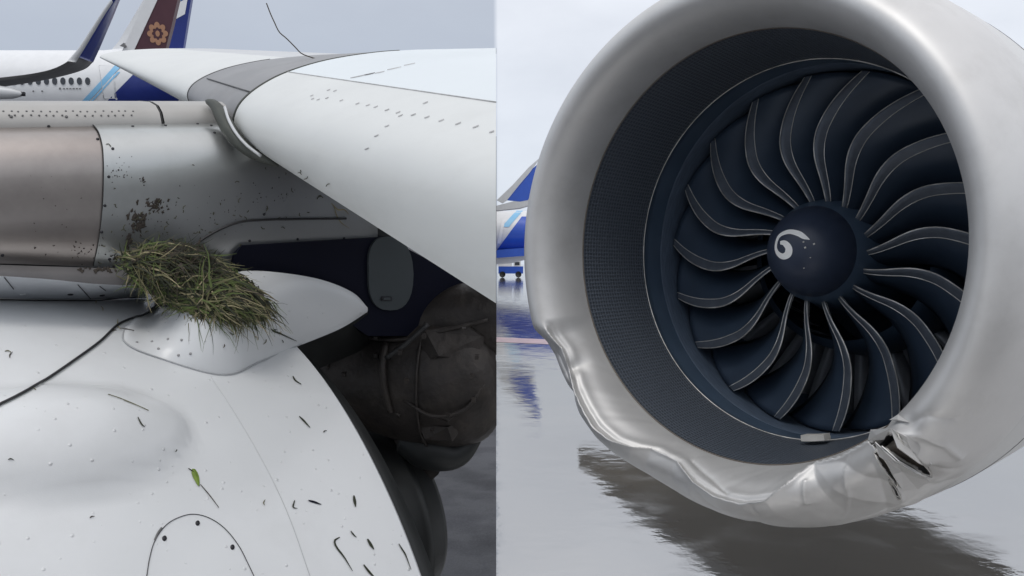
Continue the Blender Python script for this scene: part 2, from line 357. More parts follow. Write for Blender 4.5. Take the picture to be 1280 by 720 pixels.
# dents on the inner side between ridge and liner, and beside the tear on the right
for px, py, sx, su, dpt in ((1105, 600, .05, .09, .018), (1150, 560, .045, .05, -.026), (1165, 590, .03, .06, -.016), (1135, 530, .035, .05, -.014), (720, 455, .035, .07, -.026), (1040, 610, .06, .08, .012)):
    h = lip_hit(px, py)
    if h: D += dpt * np.exp(-((T2 - h[0]) / sx) ** 2 - ((U2 - h[1]) / su) ** 2) * np.clip(U2 / .03, 0, 1) * fade_out
D += .0012 * A * wob(T2 * 3 + U2 * 2, 11, 9) * np.clip(U2 / .05, 0, 1) * fade_out
ue = WT * .86
def on_prof(u): return np.interp(u, us, PX), np.interp(u, us, PR)
cx_, cr_ = on_prof(uc); ex_, er_ = on_prof(np.full_like(uc, ue)); ucs = np.maximum(uc, 1e-3)
t_in = np.clip(U2 / ucs, 0, 1); t_out = np.clip((U2 - uc) / np.maximum(ue - uc, 1e-3), 0, 1)
fx = np.where(U2 < uc, PX[0] + (cx_ - PX[0]) * t_in, cx_ + (ex_ - cx_) * t_out); fr_ = np.where(U2 < uc, PR[0] + (cr_ - PR[0]) * t_in, cr_ + (er_ - cr_) * t_out)
bl = A * np.where(U2 < uc, .72, .62 * np.clip((ue - U2) / .05, 0, 1)) * (.9 + .1 * wob(T2, 5, 3))
X = PX[None, :] * (1 - bl) + fx * bl + NX[None, :] * D; Rr = PR[None, :] * (1 - bl) + fr_ * bl + NR[None, :] * D
# slip in the angle: metal dragged along near the notch
LV = np.stack([X, Rr * np.cos(T2), Rr * np.sin(T2)], -1)
tear_px = [[(1087, 551), (1100, 546), (1123, 541), (1127, 553), (1136, 565), (1150, 578), (1160, 590), (1165, 604), (1154, 602), (1137, 592), (1118, 577), (1103, 566), (1101, 570), (1095, 574), (1090, 566)],
           [(1107, 612), (1112, 615), (1124, 627), (1120, 629), (1113, 622)],
           [(1087, 572), (1096, 567), (1100, 580), (1110, 600), (1121, 618), (1117, 619), (1104, 603), (1094, 585)]]
tears = []
for poly in tear_px:
    hs = [lip_hit(*p) for p in poly]; hs = [h for h in hs if h]; tears += [hs] if len(hs) > 2 else []
def inside(poly, x, y):
    c = False; j = len(poly) - 1
    for i in range(len(poly)):
        if (poly[i][1] > y) != (poly[j][1] > y) and x < (poly[j][0] - poly[i][0]) * (y - poly[i][1]) / (poly[j][1] - poly[i][1]) + poly[i][0]: c = not c
        j = i
    return c
faces = []
tb_ = [(min(h[0] for h in p), max(h[0] for h in p)) for p in tears]
for i in range(NTH):
    th = TH[i] + pi / NTH; cand = [p for p, b_ in zip(tears, tb_) if b_[0] <= th <= b_[1]]
    for j in range(NU - 1):
        if cand and any(inside(p, th, (us[j] + us[j + 1]) / 2) for p in cand): continue
        i2 = (i + 1) % NTH; faces.append((i * NU + j, i * NU + j + 1, i2 * NU + j + 1, i2 * NU + j))
lip = obj('intake_lip', LV.reshape(-1, 3), faces, M_lip, eng)
solidify(lip, .006, 1 if False else -1)
tag(lip, 'satin silver intake lip, crumpled along its lower edge and torn open')
def lip_pt(th, u, lift=0.0):
    i = int(round(th / (2 * pi) * NTH)) % NTH; j = int(np.clip(round(u / WT * (NU - 1)), 0, NU - 1))
    p = Vector(LV[i, j]); nr = Vector((NX[j], NR[j] * cos(th), NR[j] * sin(th))); return p + nr * lift
# inner skin visible through the tear, and the curled bright edges of the torn sheet
ths = np.linspace(tb_[0][0] - .06, max(b[1] for b in tb_) + .06, 14); uu = np.linspace(.10, WT * .72, 12)
V = []
for a_ in ths:
    for u_ in uu:
        j = int(u_ / WT * (NU - 1)); i_ = int(round(a_ / (2 * pi) * NTH)) % NTH; dp = .05
        V.append(Vector(LV[i_, j]) - Vector((NX[j], NR[j] * cos(a_), NR[j] * sin(a_))) * dp)
obj('inner_skin', V, gridf(len(ths), len(uu)), M_inner, lip)
for poly in tears:
    pts = [lip_pt(h[0], h[1], .004) for h in poly]
    pts = smooth_line(pts + [pts[0]], 40)
    obj('torn_edge', *tube(pts, lambda t: .0035 + .002 * sin(t * 37), 6), M_edge, lip)
# flaps of torn sheet that stick out
def flap(pxs, lifts, name='torn_flap'):
    hs = [lip_hit(*p) for p in pxs]
    P = [lip_pt(h[0], h[1], li) for h, li in zip(hs, lifts) if h]
    if len(P) < 3: return
    c = sum(P, Vector()) / len(P) + Vector((.012, 0, 0)); V = P + [c]; nP = len(P)
    o = obj(name, V, [(i, (i + 1) % nP, nP) for i in range(nP)], M_lip, lip, smooth=False); solidify(o, .004); return o
flap([(1100, 567), (1108, 563), (1124, 572), (1146, 592), (1160, 606), (1148, 618), (1126, 622), (1110, 598)], [.03, .042, .045, .036, .012, .003, .006, .012])
flap([(1101, 562), (1119, 571), (1138, 586), (1154, 600), (1136, 604), (1112, 590), (1098, 576)], [.05, .055, .045, .03, .006, .006, .04])
flap([(1122, 540), (1128, 556), (1146, 572), (1160, 590), (1164, 580), (1150, 560), (1133, 545)], [.03, .05, .045, .016, .006, .003, .01])
flap([(1086, 552), (1098, 546), (1122, 541), (1105, 551)], [.025, .03, .03, .004])
flap([(1112, 522), (1126, 521), (1132, 527), (1118, 529)], [.03, .012, .006, .02])
flap([(1084, 655), (1108, 648), (1128, 641), (1114, 655), (1098, 660)], [.008, .006, .006, .03, .02])

# ---- outer cowl, liner, cases
cp = [(LA - LB - .004, RO - .001), (-.5, RO + .004), (-.9, RO - .005), (-1.4, RO - .03), (-1.9, RO - .08), (-2.6, RO - .20), (-3.1, RO - .36)]
cp = smooth_line(cp, 24)
ow = obj('outer_cowl', *lathe([tuple(p) for p in cp], 160), M_cowl, eng)
obj('cowl_seam', *lathe([(-.62, RO + .0015), (-.625, RO + .0045), (-.63, RO + .0015)], 160), M_rivet, ow)
obj('exhaust_plug', *lathe([(-3.05, .92), (-2.6, .55), (-3.3, .50), (-3.9, .30), (-4.3, .02)], 48), M_soot, eng)
obj('exhaust_bulkhead', *lathe([(-3.0, .97), (-2.95, .4)], 48), M_dark, eng)
V, Fc = lathe([(-.0 - k / 8 * L2, R1 + .002 + (R2 - R1) * (k / 8) ** .8) for k in range(9)], 180)
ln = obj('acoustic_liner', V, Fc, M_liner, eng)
uvl = ln.data.uv_layers.new(name='UVMap')
for p in ln.data.polygons:
    k = p.index % 180; i = p.index // 180
    for li, vi in zip(p.loop_indices, p.vertices):
        kk = vi % 180; kk = 180 if (kk == 0 and k == 179) else kk
        uvl.data[li].uv = (kk / 180, (vi // 180) / 8)
def ringtube(name, x, r, rad, m, par): 
    pts = [(x, r * cos(t), r * sin(t)) for t in np.linspace(0, 2 * pi, 181)]
    return obj(name, *tube(pts, rad, 6, False), m, par)
ringtube('throat_seam', .001, R1 - .001, .0045, M_gold2, eng)
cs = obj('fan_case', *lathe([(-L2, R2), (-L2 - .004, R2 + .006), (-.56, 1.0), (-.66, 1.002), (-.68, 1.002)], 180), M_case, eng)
ringtube('case_edge', -L2, R2 - .001, .0032, M_edge, cs)
obj('rub_strip', *lathe([(-.68, 1.002), (-.685, .998), (-.92, .998), (-.925, 1.0)], 180), M_band, eng)
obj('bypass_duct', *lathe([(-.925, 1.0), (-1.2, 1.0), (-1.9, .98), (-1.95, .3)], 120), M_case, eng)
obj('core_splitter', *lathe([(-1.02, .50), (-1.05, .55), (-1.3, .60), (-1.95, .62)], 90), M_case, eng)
obj('fan_hub', *lathe([(-.67, .24), (-.73, .275), (-1.0, .33), (-1.1, .36), (-1.9, .36)], 90), M_case, eng)

# ---- spinner with the white spiral
SX0, SXL, SR = -LF + .0, .29, .252
sp_prof = [(SX0 + SXL * sin(t), SR * cos(t) ** .92) for t in np.linspace(0, pi / 2 - .002, 28)]
sv_, sf_ = lathe([(SX0 - .03, SR - .002)] + sp_prof, 72)
spn = obj('spinner', sv_, sf_, M_spin, eng); spB = BVHTree.FromPolygons(sv_, sf_)
def sp_hit(px, py):
    o, d = el_ray(px, py); h, nn, _, _ = spB.ray_cast(o, d)
    if h is None: return None
    return h, nn if nn.dot(d) < 0 else -nn
cl_px = [(963.4, 305.5), (969, 306), (974, 312), (973, 319.5), (967, 322.5), (960.7, 318.6), (958, 311), (960, 301), (965, 295), (975, 291.8), (986, 294), (993, 298), (1000, 301.5)]
wd = [4, 7, 8.5, 9, 7.5, 5, 3, 3, 4, 5.5, 6.8, 6, .8]
cc = smooth_line([(a_[0], a_[1], w_) for a_, w_ in zip(cl_px, wd)], 60); V = []
for k in range(60):
    d_ = np.array(cc[min(k + 1, 59)][:2]) - np.array(cc[max(k - 1, 0)][:2]); d_ /= np.hypot(*d_); nn = np.array([-d_[1], d_[0]])
    for s in (-1, -.33, .33, 1):
        h = sp_hit(*(np.array(cc[k][:2]) + np.array([12, -2]) + nn * s * cc[k][2] / 2)); V.append(h[0] + h[1] * .0015)
obj('white_spiral', V, gridf(60, 4), M_spiral, spn, smooth=False)
for px, py, s in ((992.5, 304.5, 1.2), (994.5, 311.5, 1.6), (1005.5, 307, 1.5), (1001, 324, .8), (993, 337, .8)):
    h = sp_hit(px + 12, py - 2)
    V, Fc = box(h[0] + h[1] * .001, .006 * s, .005 * s, .003, *[Vector(v) for v in ((0, 1, .4), (0, -.4, 1), (1, 0, 0))]); obj('paint_chip', V, Fc, M_pad, spn, smooth=False)
ringtube('spinner_rim', SX0 - .012, SR + .008, .007, M_sheath, spn)
bolt0 = None
for k in range(12):
    a_ = k * pi / 6 + .2
    p = Vector((SX0 - .012, (SR + .016) * cos(a_), (SR + .016) * sin(a_)))
    if bolt0 is None:
        bolt0 = obj('rim_bolt', *lathe([(-.01, .008), (.006, .008), (.008, .004), (.008, .0005)], 8), M_edge, spn); bo = bolt0
    else: bo = bolt0.copy(); COL.objects.link(bo); bo.parent = spn
    bo.location = p

# ---- fan blades
NB = 18
SWS = np.linspace(0, 1, 41); SWT = np.array([p[1] for p in smooth_line([(0, 0), (.2, 6.3), (.4, 10.8), (.6, 11.0), (.78, 7.6), (.9, 3.0), (1.0, -2.2)], 41)])
def le_state(s):
    r = .262 + (.985 - .262) * s
    th = radians(float(np.interp(s, SWS, SWT)))
    x = -LF + .0 + .05 * sin(pi * s) - .05 * s * s
    st = radians(18 + 48 * s); ch = .23 + .20 * s
    return r, th, x, st, ch
def blade_pt(s, c, side, thick=True):
    r, th, x, st, ch = le_state(s)
    cam_ = .06 * ch * sin(pi * c)
    dxx = -ch * c * cos(st) + cam_ * sin(st); dt = -ch * c * sin(st) - cam_ * cos(st)
    tk = (.030 - .018 * s) * (sqrt(max(c, 0.0)) * (1 - c) * 1.6 + .12 * (1 - c))
    dxx += side * tk / 2 * sin(st); dt -= side * tk / 2 * cos(st)
    a_ = th + dt / r
    return Vector((x + dxx, r * cos(a_), r * sin(a_)))
NS, NC = 22, 9
V = []
csn = [0, .03, .09, .2, .35, .5, .7, .88, 1.0]
loop = [(c, 1) for c in csn] + [(c, -1) for c in csn[-2:0:-1]]
for i in range(NS):
    for c, sd_ in loop: V.append(blade_pt(i / (NS - 1), c, sd_))
nl = len(loop); bf = gridf(NS, nl, closed_c=True) + [tuple(range(nl)), tuple(range((NS - 1) * nl, NS * nl))]
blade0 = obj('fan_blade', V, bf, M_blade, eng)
V = []; K = 24; cs2 = [(.15, 1), (.07, 1), (.02, 1), (0, 0), (.02, -1), (.07, -1), (.15, -1)]
for i in range(K):
    s = .02 + .975 * i / (K - 1)
    wid = .55 + .55 * sin(pi * s) ** .8
    for c, sd_ in cs2:
        p = blade_pt(s, c * wid, sd_)
        r, th, x, st, ch = le_state(s); a_ = atan2(p.z, p.y)
        nn = Vector((sin(st), cos(st) * sin(a_), -cos(st) * cos(a_))) * (sd_ if sd_ else 0)
        V.append(p + nn * .0025 + (Vector((cos(st), -sin(st) * sin(a_) * -1, sin(st) * cos(a_))) * .002 if sd_ == 0 else Vector()))
sfc = gridf(K, 7); mi = [0] * len(sfc)
def edge_line(c, sd_, rad):
    pts = []
    for i in range(K):
        s = .02 + .975 * i / (K - 1); wid = .55 + .55 * sin(pi * s) ** .8; r, th, x, st, ch = le_state(s)
        p = blade_pt(s, c * wid, sd_); a_ = atan2(p.z, p.y)
        pts.append(p + Vector((sin(st), cos(st) * sin(a_), -cos(st) * cos(a_))) * (.0025 * sd_))
    return tube(pts, rad, 5)
for c, sd_, rad in ((0, 0, .0036), (.15, 1, .0026), (.15, -1, .0026)):
    tv, tf = edge_line(c, sd_, rad); o_ = len(V); V += tv; sfc += [tuple(o_ + k for k in f_) for f_ in tf]; mi += [1] * len(tf)
sh0 = obj('leading_edge', V, sfc, None, blade0, mats=[M_sheath, M_edge], mi=mi)
PH = radians(9.0)
for k in range(NB):
    if k == 0: b_, s_ = blade0, sh0
    else:
        b_ = blade0.copy(); COL.objects.link(b_); b_.parent = eng; s_ = sh0.copy(); COL.objects.link(s_); s_.parent = b_
    b_.rotation_euler = (PH + radians(90 + 20 * k + random.uniform(-.7, .7)), 0, 0)
# ---- outlet guide vanes
NV = 40
V = []
for i in range(6):
    r = .60 + .40 * i / 5
    for c, tk in ((0, 0), (.25, .012), (.6, .010), (1, 0), (.6, -.010), (.25, -.012)):
        V.append((-1.34 - .24 * c, r, tk + .10 * c - .05))
vf = gridf(6, 6, closed_c=True)
v0 = obj('outlet_vane', V, vf, M_vane, eng)
for k in range(NV):
    v_ = v0 if k == 0 else v0.copy()
    if k: COL.objects.link(v_); v_.parent = eng
    v_.rotation_euler = (2 * pi * k / NV, 0, 0)
# ---- pale pad lying on the liner at the bottom of the intake
tpad = atan2(-.2, 0)
o_, d_ = el_ray(1019, 556)
cB = BVHTree.FromPolygons(*lathe([(0, R1), (-L2, R2), (-.9, .998)], 120)); hp = cB.ray_cast(o_, d_)[0]; hp.x = max(hp.x, -.62)
tp = atan2(hp.z, hp.y); V = []
for (xx, rr) in ((hp.x - .05, .985), (hp.x + .02, .985), (hp.x + .02, .955), (hp.x - .05, .955)):
    for k in range(7):
        a_ = tp + (k - 3) * .0215; V.append((xx, rr * cos(a_), rr * sin(a_)))
obj('pale_pad', V, gridf(4, 7, closed_r=True) + [(0, 7, 14, 21), (6, 27, 20, 13)], M_pad, eng, smooth=False)
# pylon stub above the engine (out of frame)
obj('pylon', *slab([(-2.0, -.2, 1.1), (-3.2, -.2, .9), (-4.2, -.2, 1.5), (-3.0, -.2, 1.45)], [(-2.0, .2, 1.1), (-3.2, .2, .9), (-4.2, .2, 1.5), (-3.0, .2, 1.45)]), M_cowl, eng, smooth=False)

# wing of the same aircraft, above and behind the engine (the camera sees only its reflection on the wet apron)
wz = 3.0
wv = [EMI @ Vector(p) for p in ((3.9, 6.6, wz), (7.2, 7.6, wz + .1), (7.9, 14, wz + .1), (7.8, 17.0, wz + .1), (4.5, 20, wz), (1.7, 22, wz), (2.4, 18, wz), (3.4, 13.2, wz))]
up_ = EMI.to_3x3() @ Vector((0, 0, .35))
obj('wing', *slab(wv, [v + up_ for v in wv]), mat('wing_underside_grey', (.14, .135, .13), .5, 0, .08, 2), eng, smooth=False)

# ================================================================== LEFT AIRCRAFT (on the sloping apron)
PSI = .6789
av = Vector((cos(PSI), sin(PSI), 0)); nv = Vector((sin(PSI), -cos(PSI), 0)); C0 = Vector((-.8033, 2.6121, 0))
def SQ(s, q, h): return C0 + av * s + nv * q + Vector((0, 0, h))
def onq(px, py, q):                                        # photo ray meets the upright plane at offset q
    d = LR(px, py); t = (C0.dot(nv) + q) / d.dot(nv); return d * t
def sqh(p): d = p - C0; return d.dot(av), d.dot(nv), p.z
CUTN = Vector((F, 640 - 620.6, 0)).normalized()            # right-hand end of everything built on the left
CUT_N = Vector((1, .0179, 0)).normalized()
air = thing('parked_aircraft', LW((-1.5, 1.2, -2.6)), 'parked aircraft in the foreground with white engine cowl, bronze pylon panel and wing slat', 'aircraft')
aloc = Matrix.Translation(-Vector(air.location))
LEFT = []                                                  # (verts, faces) for ray casting
def lobj(name, V, Fc, m, parent=None, cut=True, smooth=True, cast=True, **k):
    V = [LW(v) for v in V]
    root = parent or air
    base = Vector((0, 0, 0)); r_ = root
    while r_: base = base + Vector(r_.location); r_ = r_.parent
    o = obj(name, [v - base for v in V], Fc, m, root, smooth, **k)
    if cut: clip(o, Vector((0, 0, 0)) + CAM - base, CUT_N)
    if cast: LEFT.append((V, list(Fc)))
    return o

# ---- cowl
def cowl_sec(s):
    t = max(0.0, -s); r = 1.15 + .17 * t - .035 * t * t if t < 2.4 else 1.15 + .17 * 2.4 - .035 * 5.76
    zc = -1.781 + .10 * t - .012 * t * t
    if s > 0: r = 1.15 - .17 * s; zc = -1.781 - .10 * s
    return r, zc
def cowl_pt(s, th, lift=0):
    r, zc = cowl_sec(s); return SQ(s, (r + lift) * sin(th), zc + (r + lift) * cos(th))
NSs, NTt = 150, 140
sl_ = np.linspace(-2.6, 0, NSs); tl_ = np.linspace(-.5, 2.3, NTt)
V0 = [cowl_pt(s, th) for s in sl_ for th in tl_]
cB0 = BVHTree.FromPolygons(V0, gridf(NSs, NTt))
exV = [cowl_pt(s, th) for s in np.linspace(-2.6, .6, 60) for th in tl_]
cBx = BVHTree.FromPolygons(exV, gridf(60, NTt))
def chit(px, py):
    for k in range(20):                                    # step down onto the cowl if the ray passes just over it
        d = LR(px, py + 2 * k); h, nn, _, _ = cBx.ray_cast(Vector((0, 0, 0)), d)
        if h is not None: break
    if h is None: return onq(px, py, .45), nv
    if nn.dot(d) > 0: nn = -nn
    return h, nn
bc, bn_ = chit(80, 545)
bx = (chit(235, 530)[0] - bc); by = (chit(110, 618)[0] - bc)
V = []
for p in V0:
    d = p - bc
    # soft oval blister on the cowl side
    G = np.array([[bx.dot(bx), bx.dot(by)], [bx.dot(by), by.dot(by)]]); s_ = np.linalg.solve(G, [d.dot(bx), d.dot(by)])
    rr = s_[0] ** 2 + s_[1] ** 2
    lift = .065 * max(0, 1 - rr) ** .65 if rr < 1 else 0
    e_ = (abs(d.normalized().dot(bn_)) < .9)
    V.append(p + bn_ * lift)
cw = lobj('engine_cowl', V, gridf(NSs, NTt), M_white)
# thickness lip at the aft edge
V = []
for th in tl_:
    V += [cowl_pt(0, th, 0), cowl_pt(.008, th, -.008), cowl_pt(0.0, th, -.03)]
lobj('cowl_trailing_edge', V, gridf(NTt, 3), M_greyl, cw)
# ---- dark sleeve and core behind the cowl
sp = [(-.02, 1.10), (.05, 1.085), (.085, 1.07), (.095, 1.03)]
V = [SQ(s, r * sin(th), -1.79 - .08 * s + r * cos(th)) for s, r in sp for th in tl_]
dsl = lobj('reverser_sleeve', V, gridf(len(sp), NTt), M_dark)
cth = np.linspace(0, 2 * pi, 61)[:-1]
sp = [(-.5, .42), (-.1, .40), (.25, .36), (.40, .335), (.405, .345), (.43, .343), (.435, .33), (.5, .30), (.52, .285), (.5, .2)]
V = [SQ(s, r * sin(th), -1.45 + r * cos(th)) for s, r in sp for th in cth]
cc_ = lobj('core_nozzle', V, gridf(len(sp), 60, closed_c=True), M_dark)
for s_, r_ in ((.30, .357), (.15, .378)):
    V = [SQ(s_, r_ * sin(th), -1.45 + r_ * cos(th)) for th in cth]
    lobj('nozzle_band', *tube(V + [V[0]], .007, 6, False), M_soot, cc_, cast=False)

# ---- pylon side: bronze panel, white panel, grey cap
psec = [(.262, -.47), (.283, -.40), (.290, -.32), (.289, -.24), (.288, -.18), (.283, -.14), (.268, -.104), (.235, -.074), (.20, -.060), (.165, -.052)]
psec = [tuple(p) for p in smooth_line(psec, 26)]
def foot(s, h):                                            # the panels end on the seal line above the cowl
    hb = -.4665 - .153 * s; return h if h > -.24 else -.24 + (h + .24) * (hb + .24) / (psec[0][1] + .24)
def s_at(px, py, q=.285): return sqh(onq(px, py, q))[0]
sA, sB, sC_ = s_at(-60, 240), s_at(131, 156), s_at(470, 280)
sB2 = s_at(119, 333)
def pstrip(name, sa_top, sa_bot, sb_top, sb_bot, m, off, ns=40, parent=None):
    V = []
    for i in range(ns):
        for q_, h_ in psec:
            t = (h_ - psec[0][1]) / (psec[-1][1] - psec[0][1]); sa = sa_bot + (sa_top - sa_bot) * t; sb = sb_bot + (sb_top - sb_bot) * t
            s_ = sa + (sb - sa) * i / (ns - 1); V.append(SQ(s_, q_ + off, foot(s_, h_) + off * .6))
    return lobj(name, V, gridf(ns, len(psec)), m, parent)
pb = pstrip('bronze_panel', sA, sA, sB, sB2, M_bronze, 0)
pw = pstrip('white_pylon_panel', sB, sB2, sC_, sC_, M_pylon, .005)
jv = []
for q_, h_ in psec:
    t = (h_ - psec[0][1]) / (psec[-1][1] - psec[0][1]); jv.append(SQ(sB2 + (sB - sB2) * t, q_ + .004, foot(sB2, h_) + .003))
lobj('panel_joint', *tube(jv, .0012, 6), M_seal, pw, cast=False)
csec = [(.176, -.060), (.178, -.046), (.168, -.022), (.142, -.004), (.09, .006), (0, .008), (-.15, -.0), (-.2, -.05)]
sJ = s_at(200, 140, .16); sE = s_at(292, 140, .12)
for name, s0, s1 in (('pylon_cap', sA, sJ - .004), ('pylon_cap', sJ + .004, sE)):
    V = [SQ(s0 + (s1 - s0) * i / 9, q_, h_) for i in range(10) for q_, h_ in csec]
    cp_ = lobj(name, V, gridf(10, len(csec)), M_cap)
    if s0 == sA: cap0 = cp_
lobj('cap_joint', *tube([SQ(sJ, q_ - .004, h_ - .002) for q_, h_ in csec], .0035, 6), M_seal, cap0, cast=False)
lobj('cap_shadow_gap', *tube([SQ(s, .172, -.0575) for s in np.linspace(sA, sE, 12)], .003, 6), M_seal, cap0, cast=False)
# far side of the pylon
lobj('pylon_core', *slab([SQ(sA, -.2, -.02), SQ(sC_ + .3, -.2, -.02), SQ(sC_ + .3, -.2, -.5), SQ(sA, -.2, -.5)], [SQ(sA, .14, -.06), SQ(sC_ + .3, .14, -.06), SQ(sC_ + .3, .14, -.45), SQ(sA, .14, -.35)]), M_dark, smooth=False)

# ---- dark seal band and grey seam strip where pylon and cowl meet
def patch(name, lineA, lineB, n_, m, parent=None, steps=3, bulge=0.0):
    A_ = smooth_line(lineA, n_); B_ = smooth_line(lineB, n_); V = []
    for i in range(n_):
        for k in range(steps + 1):
            t = k / steps; p = Vector(A_[i]) * (1 - t) + Vector(B_[i]) * t
            if bulge: p = p - p.normalized() * bulge * sin(pi * t)
            V.append(p)
    return lobj(name, V, gridf(n_, steps + 1), m, parent)
xs = [-60, 0, 60, 120, 170]
up1 = [onq(x, y, .285) for x, y in zip(xs, (329, 331, 333, 335, 337))]
lo1 = [onq(x, y, .31) for x, y in zip(xs, (343, 345, 349, 355, 357))]
patch('pylon_foot_seal', up1, lo1, 24, mat('dirty_grey_seal', (.13, .125, .125), .55, .3, .15, 12), bulge=.006)
lo2 = []
for x, y in zip((-60, 0, 60, 120, 182), (373, 375, 376, 376, 367)):
    h, nn = chit(x, y); lo2.append(h + nn * .004)
up2 = [onq(x, y, .305) for x, y in zip((-60, 0, 60, 120, 182), (342, 344, 348, 354, 352))]
ms = patch('seam_strip', up2, lo2, 30, M_strip)
sd_ = []
for x, y in ((-60, 374.5), (0, 376), (60, 377), (120, 377), (150, 374), (184, 367.5)):
    h, nn = chit(x, y); sd_.append(h + nn * .003)
lobj('strip_edge_seal', *tube(smooth_line(sd_, 40), .0018, 6), M_seal, ms, cast=False)

# ---- white teardrop fairing on top of the cowl
topE = [chit(156, 411)[0], chit(178, 393)[0], chit(206, 380)[0], onq(245, 352, .335), onq(300, 341, .325), onq(345, 342, .325), onq(400, 351, .32), onq(440, 367, .315), onq(459, 386, .31)]
botpx = [(152, 408), (156, 428), (190, 445), (277, 469), (325, 453), (372, 433), (425, 411), (460, 389)]
botE = []
for x, y in botpx:
    h, nn = chit(x, y)
    if h is None: print("MISS", x, y); h = onq(x, y, .45)
    botE.append(h)
botE[0] = Vector(topE[0])
tl = topE[-1]
botE[-1] = tl + Vector((0, 0, -.01)); 
d_ = LR(425, 411); botE[-2] = d_ * (botE[-3].length * .5 + tl.length * .5) / d_.length
n_ = 60; A_ = smooth_line(topE, n_); B_ = smooth_line(botE, n_); V = []; st_ = 14
for i in range(n_):
    e_ = sin(pi * min(1, max(0, i / (n_ - 1)))) ** .6
    for k in range(st_ + 1):
        t = k / st_; p = Vector(A_[i]) * (1 - t) + Vector(B_[i]) * t
        nn = Vector((.35, -.55, .75)).normalized()
        V.append(p + nn * (.045 * e_ * min(1, .25 + i / (n_ * .45)) * sin(pi * t ** 1.0) ** .9 * (1 - .35 * t)) + nn * .006 * min(1, (1 - t) * 8) )
fr = lobj('pylon_fairing', V, gridf(n_, st_ + 1), M_white)
lobj('fairing_edge', *tube([Vector(p) + Vector((.001, -.003, .003)) for p in B_[2:44]], .0018, 6), mat('fairing_gap_grey', (.44, .45, .46), .6, 0, .05, 10), fr, cast=False)
V = [Vector(p) for p in B_] + [Vector(p) + Vector((.02, .18, -.12)) for p in B_]
lobj('fairing_underside', V, gridf(2, n_), M_dark, fr)

# ---- dark plate for the shaded recess, grey oval door and aft pylon bulk
def plate(name, pxs, q, th, m, parent=None, cast=True):
    A_ = [onq(x, y, q) for x, y in pxs]; B_ = [p - nv * th for p in A_]
    return lobj(name, *slab(A_, B_), m, parent, smooth=False, cast=cast)
nav = plate('recess_shade_plate', [(293, 334), (294, 318), (303, 307), (400, 301), (482, 296), (545, 330), (640, 385), (640, 420), (460, 420), (420, 392), (352, 356), (300, 340)], .302, .35, M_navy)  # dark plate added where the recess lies in shade
ovl = []
for k in range(28):
    a_ = 2 * pi * k / 28; ex = 2.6
    ca, sa_ = cos(a_), sin(a_); ovl.append((489 + 28 * math.copysign(abs(ca) ** (2 / ex), ca) + (2 if sa_ > 0 else -6) * -sa_ * 0.6, 342 + 46 * math.copysign(abs(sa_) ** (2 / ex), sa_)))
od = plate('oval_door', ovl, .312, .012, M_oval, nav)
plate('door_latch', [(477, 371), (490, 371), (490, 376), (477, 376)], .316, .004, M_rivet, od)
plate('latch_face', [(479.5, 372), (488, 372), (488, 375), (479.5, 375)], .3185, .003, M_oval, od)
# ---- sooty duct and its collar below the shaded recess
def spindle(name, axis_px, rads, dep, m, parent=None, ns=30, squash=1.0):
    P = []
    for (x, y), d in zip(axis_px, dep): P.append(LR(x, y) * d)
    P = smooth_line(P, 24); R_ = smooth_line([(r,) for r in rads], 24); V = []
    for i in range(24):
        t = Vector(P[min(i + 1, 23)]) - Vector(P[max(i - 1, 0)]); t.normalize(); e = t.cross(Vector((0, 0, 1))).normalized(); g2 = e.cross(t)
        for k in range(ns):
            a_ = 2 * pi * k / ns; V.append(Vector(P[i]) + (e * cos(a_) + g2 * sin(a_) * squash) * R_[i][0])
    return lobj(name, V, gridf(24, ns, closed_c=True) + [tuple(range(ns)), tuple(range(23 * ns, 24 * ns))], m, parent)
du = spindle('exhaust_duct', [(395, 455), (440, 462), (485, 468), (530, 470), (575, 470), (605, 468), (622, 466)], [.12, .165, .20, .225, .228, .20, .12], [2.95, 2.93, 2.9, 2.87, 2.85, 2.84, 2.84], M_soot)
spindle('duct_upper_fairing', [(420, 430), (470, 412), (530, 405), (590, 398), (640, 392)], [.06, .09, .10, .12, .13], [2.9, 2.85, 2.82, 2.8, 2.8], M_soot)
pts = [LR(x, y) * d for x, y, d in ((482, 430, 2.70), (478, 455, 2.66), (480, 485, 2.66), (488, 515, 2.68))]
lobj('duct_collar', *tube(smooth_line(pts, 16), .012, 8), M_soot, du, cast=False)
pts = [LR(x, y) * d for x, y, d in ((482, 448, 2.62), (505, 432, 2.62), (535, 405, 2.64))]
lobj('duct_pipe', *tube(smooth_line(pts, 12), .008, 8), M_seal, du, cast=False)
spindle('drain_strut', [(505, 548), (535, 560), (570, 566), (600, 540)], [.05, .07, .05, .02], [2.86, 2.84, 2.84, 2.84], M_dark)
lobj('aft_strut', *slab([LR(x, y) * 2.95 for x, y in ((490, 545), (567, 548), (566, 555), (548, 593), (540, 600), (520, 610))], [LR(x, y) * 3.2 for x, y in ((490, 545), (567, 548), (566, 555), (548, 593), (540, 600), (520, 610))]), M_soot, smooth=False)
lobj('shade_backing', *slab([LR(x, y) * 3.15 for x, y in ((372, 425), (620, 400), (620, 520), (565, 550), (500, 560), (400, 500))], [LR(x, y) * 3.6 for x, y in ((372, 425), (620, 400), (620, 520), (565, 550), (500, 560), (400, 500))]), M_navy, smooth=False)  # near-black sheet added for the deep shade behind the duct

